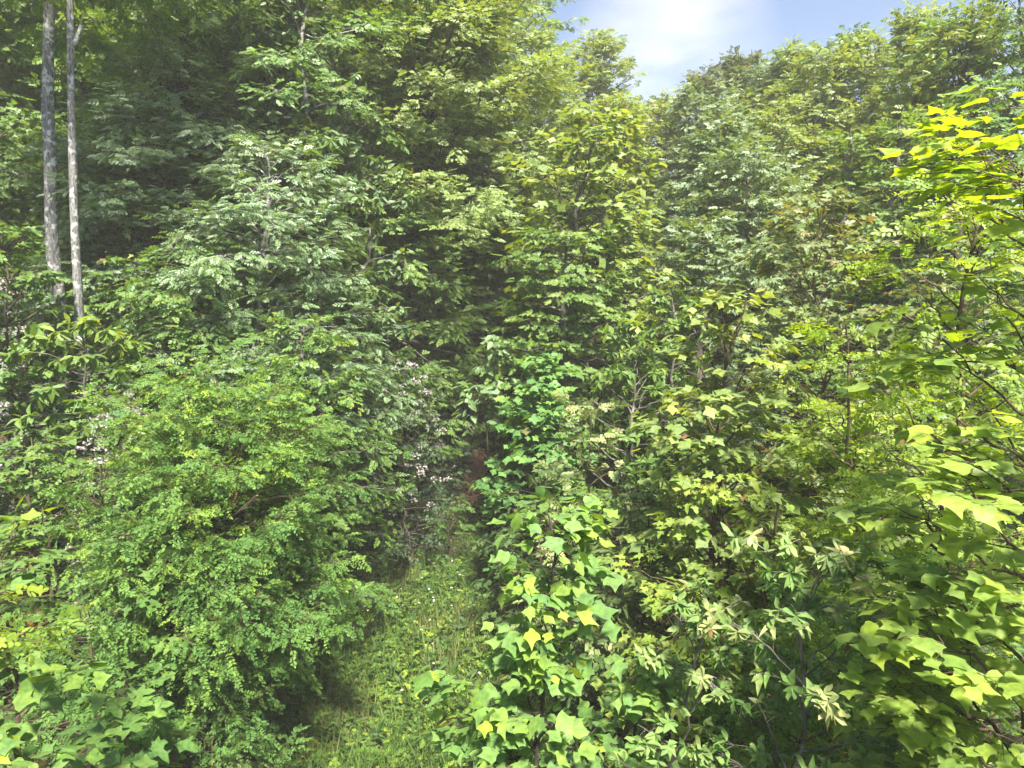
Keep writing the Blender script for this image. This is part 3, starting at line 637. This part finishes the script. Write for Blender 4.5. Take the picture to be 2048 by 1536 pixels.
pt('maple_tree', 'tree', 'second red tipped maple partly behind the right edge locust', 1850, 420, 12.0, 180, 700,
   **K(MAP_N, seed=109, nl=44, R=1.7, size=.14, young=.07, hb=.2, mat='maple_red', prof='dome', bd=4.5, td=5, fine=2))
pt('hickory_tree', 'tree', 'full hickory with narrow bright leaves behind the airy pale sapling', 1255, 640, 13.5, 130, 860,
   tpl=LENS4, mat='bright', bark='bark', size=.19, n=6, whorl=True, td=4.5, bd=4.5, tl=.12, prof='dome', nl=52, R=1.35, hb=.2, young=.15, droop=.15, r0=.06, seed=111, fine=2)
pt('hickory_tree', 'tree', 'bright bushy hickory behind the golden topped tulip tree', 1340, 560, 14.5, 120, 800,
   tpl=LENS4, mat='bright', bark='bark', size=.19, n=6, whorl=True, td=4.5, bd=4.5, tl=.12, prof='dome', nl=46, R=1.35, hb=.2, young=.2, droop=.15, r0=.06, seed=112, fine=2)

# ---- back left: forest edge
OAKF = dict(out=.75, tpl=SPRIG, mat='oak', bark='bark', size=.215, n=4, td=5.6, bd=4.4, tl=.3, nl=60, flat=.26, tilt=.4, young=.14, droop=.12, r0=.14, e0=-.05, e1=.7, curve=-.12, fine=2)
BEEF = K(OAKF, mat='beech', tpl=SPRIGW, size=.21, curve=-.18)
MAPF = K(OAKF, mat='maple', tpl=SPRIGM, size=.23, flat=.2, young=.1)
def trunk_tree(label, px0, px1, Y, r0, hbpy, topz, **s):
    X0, _ = at(px0, 660, Y); z0 = float(ground(X0, Y)); X1, Z1 = at(px1, 0, Y); H = topz - z0
    lx = (X1 - X0) / ((Z1 - z0) / H) ** 1.2
    d = K(BEEF, H=H, lean=(lx, 0), r0=r0, hb=(at(px0, hbpy, Y)[1] - z0) / H, R=3.2, nl=30, wig=.04); d.update(s)
    return plant('grey_trunked_tree', 'tree', label, X0, Y, **d)
trunk_tree('thick pale grey trunk at the upper left, the left one of the twin trunks', 90, 106, 13.4, .15, -60, 20, bark='bark_pale', seed=121, wig=.03, bend=.12)
TW = trunk_tree('slimmer straight grey trunk at the upper left, the right one of the twin trunks', 138, 139, 12.4, .095, -80, 18, bark='bark_pale', seed=122, wig=.006, bend=.035)
def stub(root, X, Y, Z, dx, dz, r):
    g = Geo(); l = root.location; p = np.array([[[X - l.x, Y - l.y, Z - l.z], [X - l.x + dx * .5, Y - l.y, Z - l.z + dz * .35], [X - l.x + dx, Y - l.y, Z - l.z + dz]]])
    g.add(*tubes(p, np.array([[r, r * .85, r * .6]]), 8, .1, np.random.default_rng(3))); return g.build('broken_limb', M['bark_pale'], root, True, False)
X_, Z_ = at(150, 95, 12.4); stub(TW, X_ - .06, 12.4, Z_, .20, .36, .05)
pt('oak_tree', 'tree', 'silvery green oak whose layered sprays sweep down to the right, upper left', 350, 90, 15.8, 250, 420, basepx=300,
   **K(OAKF, seed=131, R=3.3, nl=130, td=5.5, bd=4.5, hb=.35, prof='dome', curve=-.35, e0=.1, e1=.8))
pt('oak_tree', 'tree', 'silvery green oak with a rounded crown around the leaning grey stem, left of centre', 540, 285, 14.5, 190, 640, basepx=500,
   **K(OAKF, seed=132, R=2.5, nl=110, td=5.5, bd=4.5, hb=.35, prof='dome', curve=-.35, e0=.1, e1=.8, bark='bark_pale', r0=.11))
pt('oak_tree', 'tree', 'low silvery oak sweeping down towards the blossoming laurel', 640, 490, 14.2, 130, 760, basepx=560,
   **K(OAKF, seed=133, R=1.8, nl=80, td=5.5, bd=4.5, hb=.3, prof='dome', curve=-.4, e0=.1, e1=.6))
pt('oak_tree', 'tree', 'green oak sapling with soft rounded sprays above the big locust bush', 400, 500, 13.6, 170, 740, basepx=420,
   **K(OAKF, seed=134, R=2.0, nl=80, td=5.5, bd=4.5, hb=.25, prof='dome', curve=-.3, e0=.1, e1=.6, mat='maple', tpl=SPRIGW))
pt('beech_tree', 'tree', 'dark green beech directly above the shoulder of the big locust bush', 600, 640, 12.8, 130, 860, basepx=600,
   **K(BEEF, seed=135, R=1.5, nl=50, hb=.15, prof='dome', mat='maple', bd=5))
pt('maple_tree', 'tree', 'maple with star leaves between the twin trunks and the silvery oak', 250, 330, 15.5, 110, 640, basepx=250,
   **K(MAPF, seed=136, R=1.5, nl=50, hb=.3, prof='round'))
pt('maple_tree', 'tree', 'yellow green maple left of the twin trunks', 10, 240, 16.5, 170, 520, basepx=-30,
   **K(MAPF, seed=137, R=2.3, nl=70, hb=.35, prof='round', mat='beech'))
pt('maple_tree', 'tree', 'small star leaved maple in the dark gap right of the slimmer twin trunk', 265, 520, 13.4, 100, 700, basepx=270,
   **K(MAP_N, seed=138, R=1.1, nl=34, hb=.3, prof='round', size=.14, fine=2, flat=.08))
pt('maple_tree', 'tree', 'maple low at the left edge in front of the twin trunks', 10, 440, 12.0, 130, 640, basepx=-20,
   **K(MAP_N, seed=139, R=1.15, nl=40, hb=.3, prof='round', size=.15, fine=2, flat=.08, mat='bright', young=.05))
MAGF = dict(out=.7, tpl=LENS4, mat='broad', bark='bark', size=.21, n=7, whorl=True, td=2.8, bd=3., tl=.12, prof='dome', nl=46, young=.2, droop=.45, r0=.12, e0=.1, e1=.8, curve=-.15, fine=2, flat=.12)
pt('magnolia_tree', 'tree', 'magnolia with big hanging leaf whorls along the top edge, left of centre', 540, -60, 17.5, 210, 230, basepx=560, **K(MAGF, seed=141, R=3.2, hb=.5, nl=80))
pt('magnolia_tree', 'tree', 'magnolia whose drooping whorls hang in front of the dark limbed tree', 700, 165, 16.2, 120, 420, basepx=680, **K(MAGF, seed=142, R=1.9, hb=.5, nl=60))
pt('magnolia_tree', 'tree', 'small magnolia with fresh green whorls left of the deep centre shade', 720, 450, 15.6, 80, 560, basepx=690, **K(MAGF, seed=143, R=.95, hb=.6, nl=18, size=.24))

# ---- back centre
pt('oak_tree', 'tree', 'big tree with dark spreading limbs in the upper centre', 830, -120, 20, 330, 330, basepx=850,
   **K(OAKF, seed=151, R=4.4, nl=110, hb=.38, prof='dome', mat='olive', bark='bark_dark', r0=.2, e0=.3, e1=.9, curve=-.1, size=.22, bd=4.4, td=5.2, tpl=SPRIGW))
pt('oak_tree', 'tree', 'tall hazy oak bulging against the sky left of the sky gap', 1000, -40, 25, 180, 400, basepx=990,
   **K(OAKF, seed=152, R=3.2, nl=90, hb=.3, prof='dome', mat='olive', r0=.2, size=.24, bd=4.4, td=5, tpl=SPRIGW, e0=0, e1=1))
pt('beech_tree', 'tree', 'fine leaved beech below the dark spreading limbs', 780, 330, 18, 180, 620, basepx=770,
   **K(BEEF, seed=153, R=2.5, nl=76, hb=.3, prof='dome', curve=-.3))
pt('beech_tree', 'tree', 'dense green beech above the dark centre shade', 930, 300, 21, 170, 600, basepx=930,
   **K(BEEF, seed=154, R=2.7, nl=80, hb=.35, prof='dome', curve=-.25))
pt('beech_tree', 'tree', 'fine leaved beech hanging over the left wall of the dark path gap', 740, 560, 16.5, 110, 760, basepx=740,
   **K(BEEF, seed=155, R=1.5, nl=46, hb=.2, prof='dome', curve=-.3, mat='maple'))
pt('beech_tree', 'tree', 'low hazy beech behind the thin sapling at the head of the path', 1060, 560, 21, 110, 720, basepx=1060,
   **K(BEEF, seed=156, R=1.9, nl=40, hb=.45, prof='dome', mat='olive', flat=.07))
pt('tulip_tree', 'tree', 'tall hazy tulip tree in the centre below the sky gap', 1170, 235, 17.5, 120, 660, basepx=1150,
   **K(TUL_N, tpl=TULIP, seed=157, R=1.8, nl=64, hb=.3, size=.22, fine=2, bd=4, td=4, tl=.32, prof='dome', young=.25, mat='tulip_pale', bark='bark', r0=.12, e0=.2))
pt('tulip_tree', 'tree', 'tall hazy tulip tree with bare lower stem beside the first, under the sky gap', 1265, 225, 18.5, 110, 620, basepx=1240,
   **K(TUL_N, tpl=TULIP, seed=158, R=1.7, nl=60, hb=.3, size=.22, fine=2, bd=4, td=4, tl=.32, prof='dome', young=.25, mat='tulip_pale', bark='bark_dark', r0=.12, e0=.2))
pt('maple_tree', 'tree', 'pale green maple at the foot of the two tall hazy tulip trees', 1130, 460, 16, 120, 660, basepx=1150,
   **K(MAPF, seed=159, R=1.6, nl=56, hb=.3, prof='round', mat='bright', young=.2))
pt('cottonwood_tree', 'tree', 'sunlit pointed tree standing alone against the sky gap', 1190, 75, 34, 110, 420, basepx=1200,
   **K(OAKF, seed=161, R=3.1, nl=80, hb=.3, prof='dome', mat='skyline', size=.28, bd=4, td=4.4, r0=.25, tpl=SPRIGW, e0=.5, e1=1.2, tilt=.6, gap=.25, fine=1))
pt('cottonwood_tree', 'tree', 'lower sunlit tree on the left shoulder of the pointed tree under the sky', 1110, 150, 31, 90, 420,
   **K(OAKF, seed=162, R=2.4, nl=64, hb=.3, prof='dome', mat='skyline', size=.27, bd=4, td=4.6, r0=.2, tpl=SPRIGW, e0=.3, e1=1.1, tilt=.6, fine=1))
pt('cottonwood_tree', 'tree', 'yellow green domed tree in front of the pointed tree under the sky', 1230, 195, 27, 110, 460,
   **K(OAKF, seed=163, R=2.5, nl=70, hb=.3, prof='dome', mat='skyline', size=.25, bd=4.2, td=5, r0=.2, tpl=SPRIGW, e0=.1, e1=1.1, fine=1))
# ---- back right skyline
SKY = K(OAKF, mat='skyline', fine=1, tilt=.6, bd=4.2, td=5.2, size=.25, prof='dome', e0=.2, e1=1.15, nl=110, r0=.11, gap=.15, tpl=SPRIGW, flat=.35)
pt('pine_tree', 'tree', 'dusky rounded tree with brownish hanging twigs on the skyline right of the sky gap', 1490, 110, 30, 95, 330, **K(SKY, seed=171, R=2.5, mat='dusky', hb=.4, bark='bark_dark', e0=.4, size=.24, nl=110))
pt('pine_tree', 'tree', 'smaller dusky tree left of the dusky rounded tree on the skyline', 1395, 150, 30, 70, 330, **K(SKY, seed=172, R=2.0, mat='dusky', hb=.35, bark='bark_dark', e0=.4, size=.24))
pt('locust_tree', 'tree', 'feathery pale tree on the skyline right of the dusky rounded tree', 1600, 95, 27, 95, 330, **K(SKY, seed=173, R=2.6, mat='olive', e0=.6, e1=1.2, nl=120, hb=.2))
pt('locust_tree', 'tree', 'tall feathery blue green tree on the right skyline beside the sky', 1700, 70, 26, 100, 360, **K(SKY, seed=174, R=2.8, mat='oak', e0=.6, e1=1.25, nl=120, hb=.2, size=.24))
pt('locust_tree', 'tree', 'feathery tree with long rising stems at the upper right', 1810, 25, 22, 110, 380, **K(SKY, seed=175, R=2.6, e0=.7, e1=1.3, nl=110, hb=.2, size=.24, bark='bark_dark', stems=2))
pt('locust_tree', 'tree', 'feathery tree with thin straight stems in the upper right corner', 1930, 5, 19, 130, 420, **K(SKY, seed=176, R=2.4, e0=.7, e1=1.3, nl=90, hb=.2, size=.22, bark='bark_dark', stems=3, gap=.25))
pt('maple_tree', 'tree', 'greyish maple on the right below the dusky skyline trees', 1440, 250, 21, 150, 560, **K(MAPF, seed=181, R=2.5, nl=90, hb=.2, prof='dome', mat='grey', fine=1, e1=1.2))
pt('maple_tree', 'tree', 'pale grey green maple under the middle of the right skyline', 1560, 215, 22, 120, 480, **K(MAPF, seed=182, R=2.2, nl=76, hb=.2, prof='dome', mat='olive', fine=1, e1=1.2, young=.2))
pt('maple_tree', 'tree', 'yellow green maple rising above the red tipped maple', 1680, 260, 17.5, 120, 520, **K(MAPF, seed=183, R=1.7, nl=70, hb=.2, prof='cone', mat='beech', fine=1, e1=1.2, young=.3))
pt('maple_tree', 'tree', 'green maple with open branches left of the near tulip leaves at the right', 1800, 230, 16.5, 120, 520, **K(MAPF, seed=184, R=1.7, nl=60, hb=.2, prof='dome', mat='beech', fine=1, e1=1.2, young=.15, gap=.3))
pt('maple_tree', 'tree', 'dark green tree behind the near tulip leaves at the right edge', 1960, 180, 15, 150, 560, **K(MAPF, seed=185, R=1.9, nl=60, hb=.2, prof='dome', mat='maple', fine=1, e1=1.2, gap=.25))
pt('maple_tree', 'tree', 'grey leaved tree left of the red tipped maple in the middle right', 1410, 430, 16.5, 110, 760, **K(MAPF, seed=186, R=1.6, nl=64, hb=.1, prof='dome', mat='grey', fine=1, e1=1.2))
RND = K(SKY, prof='round', e0=0, e1=.9, nl=110, hb=.2)
for sd_, px, py, Y, R, mt, lb in [
    (191, 1325, 200, 31, 2.2, 'skyline', 'pale sunlit crown closing the lowest dip of the skyline under the cloud'),
    (192, 1395, 190, 27, 2.0, 'grey', 'grey green rounded crown below the smaller dusky tree on the skyline'),
    (193, 1555, 130, 28, 2.3, 'grey', 'soft rounded grey green crown touching the right side of the dusky rounded tree'),
    (194, 1655, 100, 24, 2.0, 'olive', 'soft light green crown between the feathery pale and the tall blue green skyline trees'),
    (195, 1760, 75, 24, 2.1, 'skyline', 'rounded yellow green crown between the tall blue green tree and the long stemmed one'),
    (196, 1880, 40, 20, 1.9, 'beech', 'leafy crown filling the skyline between the two trees with long thin stems'),
    (198, 2035, -25, 17.5, 1.8, 'beech', 'leafy crown cut by the upper right corner of the picture'),
    (197, 1500, 300, 18.5, 1.7, 'grey', 'rounded grey green maple in front of the greyish maple below the skyline')]:
    pt('maple_tree' if sd_ == 197 else 'broadleaf_tree', 'tree', lb, px, py, Y, 100, **K(RND, seed=sd_, R=R, mat=mt))
# distant grey trunks seen through the gaps
for px, py, Y, r, lb in [(908, 575, 29, .22, 'straight pale grey trunk far back above the far laurel'), (1062, 560, 33, .2, 'faint grey trunk far back right of the far laurel'),
                         (575, 640, 17, .12, 'pale leaning grey trunk showing inside the left silvery oaks'), (505, 560, 18, .09, 'thin grey trunk left of the pale leaning trunk'),
                         (620, 300, 19, .14, 'grey trunk behind the hanging magnolia whorls'), (850, 500, 26, .15, 'grey trunk in the shade left of the far straight one')]:
    X0, _ = at(px, py, Y); z0 = float(ground(X0, Y))
    plant('grey_trunked_tree', 'tree', lb, X0, Y, seed=px, **K(BEEF, H=15, R=3, hb=.62, nl=34, r0=r, bark='bark_pale', fine=1, lean=(.5 if px == 575 else 0, 0)))

# ---- wood that closes the hillside far behind: one mass
def wood(name, label, seed, spots, mat, size, **kw):
    tgA, cgA = Geo(), Geo(); r = np.random.default_rng(seed); protos = []
    for k in range(4):
        H = 14; t, b, c, o = grow(seed + k, K(OAKF, H=H, R=3.4, nl=60, hb=.22, prof='round', fine=1, twigs=False, size=size, bd=3.4, td=3.6, tl=.4, r0=.2, tpl=SPRIGW, tilt=.6, e0=.1, e1=1.2, flat=.5, out=.9, **kw))
        protos.append([(np.concatenate(g.v), np.concatenate(g.l), np.concatenate(g.c), np.concatenate(g.a)) for g in (t, c)])
    for X, Y, sc in spots:
        t, c = protos[r.integers(4)]; a = r.uniform(0, 6.28); ca, sa = math.cos(a), math.sin(a); z = float(ground(X, Y)) - .1
        Rm = np.array([[ca, -sa, 0], [sa, ca, 0], [0, 0, 1]]) * sc
        for src, dst in ((t, tgA), (c, cgA)):
            dst.add(src[0] @ Rm.T + np.array([X, Y, z]), src[1], src[2], src[3])
    root = link(bpy.data.objects.new(name, None)); root['label'] = label; root['category'] = 'wood'; root['kind'] = 'stuff'
    tgA.build('trunk', M['bark'], root, True, False); cgA.build('crown', M[mat], root)
r = np.random.default_rng(5)
sp_ = []
for Y in np.arange(21, 50, 4.2):
    for X in np.arange(-34, -1 if Y > 27 else -5, 4.2):
        if Y < 24 and X > -7: continue
        sp_.append((X + r.uniform(-1.4, 1.4), Y + r.uniform(-1.4, 1.4), r.uniform(.8, 1.15)))
sp_ += [(-17, 17, .9), (-21, 14, .9), (-14.5, 19.5, .9), (-17, 10, .8), (-22, 18, 1)]
wood('hillside_wood', 'dense far off wood closing the hillside behind the left and centre trees', 900, sp_, 'beech', .32)
sp_ = []
for Y in np.arange(34, 52, 5):
    for X in np.arange(1, 44, 4.6):
        sp_.append((X + r.uniform(-1.5, 1.5), Y + r.uniform(-1.5, 1.5), r.uniform(.32, .5)))
sp_ += [(X + r.uniform(-1, 1), Y + r.uniform(-1, 1), r.uniform(.75, 1.0)) for X, Y in [(13, 9), (17, 6), (17, 12), (16, 16), (21, 9), (21, 15), (20, 20), (24, 24), (25, 18), (28, 28), (30, 20), (27, 12), (33, 26), (36, 33)]]
wood('valley_wood', 'dense far off wood low behind the right skyline trees', 950, sp_, 'olive', .36)

# ---- ground cover
def scatter(name, label, cat, n, fn, mat, tpl, size, per=6, h=(.1, .6), tilt=.5, seed=0, young=.1, spread=.25):
    r = np.random.default_rng(seed); X, Y = fn(r, n); Z = ground(X, Y); n = len(X)
    g = Geo(); iz = np.repeat(np.arange(n), per); m = len(iz); hh = r.uniform(*h, n)
    a = r.uniform(0, 6.28, m); q = r.random(m) ** .6
    p = np.stack([X[iz] + spread * q * np.cos(a), Y[iz] + spread * q * np.sin(a), Z[iz] + hh[iz] * (1 - .6 * q) * r.uniform(.5, 1, m)], 1)
    d = np.stack([np.cos(a), np.sin(a), r.normal(-.1, .3, m)], 1)
    leaves(g, tpl, p, d, np.array([0, 0, 1.]) + r.normal(0, tilt, (m, 3)), size * r.uniform(.6, 1.2, m), np.clip(r.random(n)[iz] * .6 + r.random(m) * .4, 0, 1), np.clip(young * r.gamma(1, 1, m), 0, 1))
    o = g.build(name, M[mat]); o['kind'] = 'stuff'; o['label'] = label; o['category'] = cat; return o

def hill_pts(r, n):
    X = r.uniform(-24, 34, n); Y = r.uniform(3, 48, n) ; k = ~((np.abs(X - path_x(Y)) < .9 + .05 * Y * 0) & (Y > 12) & (Y < 30)) & ~clearing(X, Y)
    return X[k], Y[k]
def clearing(X, Y): return (np.abs(X + 2.2 - .05 * (Y - 11)) < 2.1) & (Y > 5) & (Y < 17.2)
scatter('undergrowth', 'leafy green undergrowth covering the slopes between the trees', 'undergrowth', 36000, hill_pts, 'under', SPRIGW, .24, per=5, h=(.1, .9), seed=1)
def verge(r, n):
    Y = r.uniform(14, 30, n); sd = np.where(r.random(n) > .5, 1, -1); return path_x(Y) + sd * r.uniform(.55, 1.5, n), Y
scatter('path_verge_herbs', 'low herbs lining both verges of the leaf littered path', 'undergrowth', 1600, verge, 'under', SPRIG, .16, per=5, h=(.05, .4), seed=2)
def clr(r, n):
    X = r.uniform(-5.2, 2.2, n); Y = r.uniform(6, 18.6, n); k = (np.abs(X + 1.9 - .05 * (Y - 11)) < 3.1); return X[k], Y[k]
scatter('meadow_herbs', 'small broad leaved herbs and brambles in the grass of the clearing', 'herbs', 8500, clr, 'maple', SPRIGM, .13, per=5, h=(.05, .45), seed=3, young=.35, spread=.14)
def lit(r, n):
    X = r.uniform(-12, 6, n); Y = r.uniform(5, 20, n); return X, Y
scatter('leaf_litter', 'brown fallen leaves lying on the open soil', 'leaf litter', 34000, lit, 'litter', LENS2, .075, per=2, h=(.01, .03), seed=4, young=.4, tilt=.35)
def pth(r, n):
    Y = r.uniform(17.3, 31, n); return path_x(Y) + r.normal(0, .30, n), Y
o = scatter('path_litter', 'red brown fallen leaves covering the path', 'leaf litter', 9000, pth, 'litter', LENS2, .07, per=2, h=(.07, .12), seed=6, young=.5, tilt=.4)
# grass blades in tufts
r = np.random.default_rng(8); n = 42000
X, Y = clr(r, n); ntf = 700; cx, cyy = clr(r, ntf * 2); k = r.random(len(X)) < .6
ci = r.integers(0, len(cx), len(X)); X = np.where(k, cx[ci] + r.normal(0, .10, len(X)), X); Y = np.where(k, cyy[ci] + r.normal(0, .10, len(X)), Y)
n = len(X); Z = ground(X, Y); a = r.uniform(0, 6.28, n); h = r.uniform(.12, .42, n) * np.where(k, 1.3, .8)
BL = half([(0, .02), (.5, .018), (1, 0), (0, 0), (.5, 0)], [(3, 0, 1, 4), (4, 1, 2)], 0, .35)
g = Geo(); d = np.stack([np.cos(a) * .35, np.sin(a) * .35, np.full(n, 1.)], 1) + r.normal(0, .15, (n, 3))
dry = .06 + .34 * (np.sin(X * 2.1 + 1) * np.sin(Y * 1.4) > .1)
leaves(g, BL, np.stack([X, Y, Z], 1), d, np.stack([np.cos(a), np.sin(a), np.zeros(n)], 1), h, np.clip(r.random(n), 0, 1), np.clip(dry * r.gamma(2, .5, n), 0, 1))
o = g.build('meadow_grass', M['grass']); o['kind'] = 'stuff'; o['label'] = 'green and straw coloured grass of the small clearing'; o['category'] = 'grass'
scatter('meadow_weeds', 'tufts of narrow leaved weeds standing in the clearing', 'herbs', 1500, clr, 'under', LONG, .24, per=9, h=(.15, .5), seed=23, young=.1, spread=.10, tilt=.9)
# white wildflowers
r = np.random.default_rng(15); proto = None
for i in range(64):
    X, Y = float(r.normal(-1.5, 1.0)), float(r.uniform(8.5, 16.2)); 
    if i % 4: X, Y = -1.9 + float(r.normal(0, .7)), float(r.normal(14.0, .8))
    z = float(ground(X, Y)); rt = link(bpy.data.objects.new('wildflower', None)); rt.empty_display_size = .05; rt.location = (X, Y, z - .02); rt.rotation_euler = (r.normal(0, .12), r.normal(0, .12), r.uniform(0, 6)); rt.scale = (float(r.uniform(.55, 1.0)),) * 3
    rt['label'] = 'small white daisy like wildflower standing in the grass of the clearing'; rt['category'] = 'flower'; rt['group'] = 'white wildflowers in the clearing'
    if proto is None:
        sg = Geo(); sg.add(*tubes(np.array([[[0, 0, 0], [.01, 0, .25], [.02, .01, .46]]]), np.full((1, 3), .003), 4)); s_ = sg.build('stem', M['under'], rt)
        pg = Geo(); a = np.arange(10) / 10 * 6.283; dd = np.stack([np.cos(a), np.sin(a), np.full(10, .15)], 1)
        leaves(pg, LENS4, np.array([.02, .01, .46]) + dd * .006, dd, np.tile([0, 0, 1.], (10, 1)), np.full(10, .024), np.full(10, .5), np.full(10, .5)); p_ = pg.build('petals', M['white'], rt)
        cg = Geo(); cg.add(*tubes(np.array([[[.02, .01, .455], [.02, .01, .462], [.02, .01, .466]]]), np.array([[.007, .008, .003]]), 8)); c_ = cg.build('flower_centre', M['yellow'], rt); proto = (s_, p_, c_)
    else:
        for q_ in proto: c = q_.copy(); COL.objects.link(c); c.parent = rt

# ---- haze in the air
if HAZE:
    hz = bpy.data.materials.new('haze_air'); hz.use_nodes = True; hz.node_tree.nodes.clear()
    pv = hz.node_tree.nodes.new('ShaderNodeVolumePrincipled'); pv.inputs['Density'].default_value = HAZE; pv.inputs['Color'].default_value = (.97, .98, 1, 1); pv.inputs['Anisotropy'].default_value = .0
    oo = hz.node_tree.nodes.new('ShaderNodeOutputMaterial'); hz.node_tree.links.new(pv.outputs[0], oo.inputs['Volume'])
    x0, x1, y0, y1, z0, z1 = -620, 620, -320, 920, -3, 42
    v = np.array([(x, y, z) for z in (z0, z1) for y in (y0, y1) for x in (x0, x1)], float)
    f = np.array([0, 2, 3, 1, 4, 5, 7, 6, 0, 1, 5, 4, 2, 6, 7, 3, 0, 4, 6, 2, 1, 3, 7, 5])
    h_ = link(bpy.data.objects.new('haze', mesh_np('haze', v, f, np.full(6, 4), hz))); h_['kind'] = 'stuff'; h_['label'] = 'thin bright haze in the air between the trees'
print('LEAF FACES', NLEAF[0])
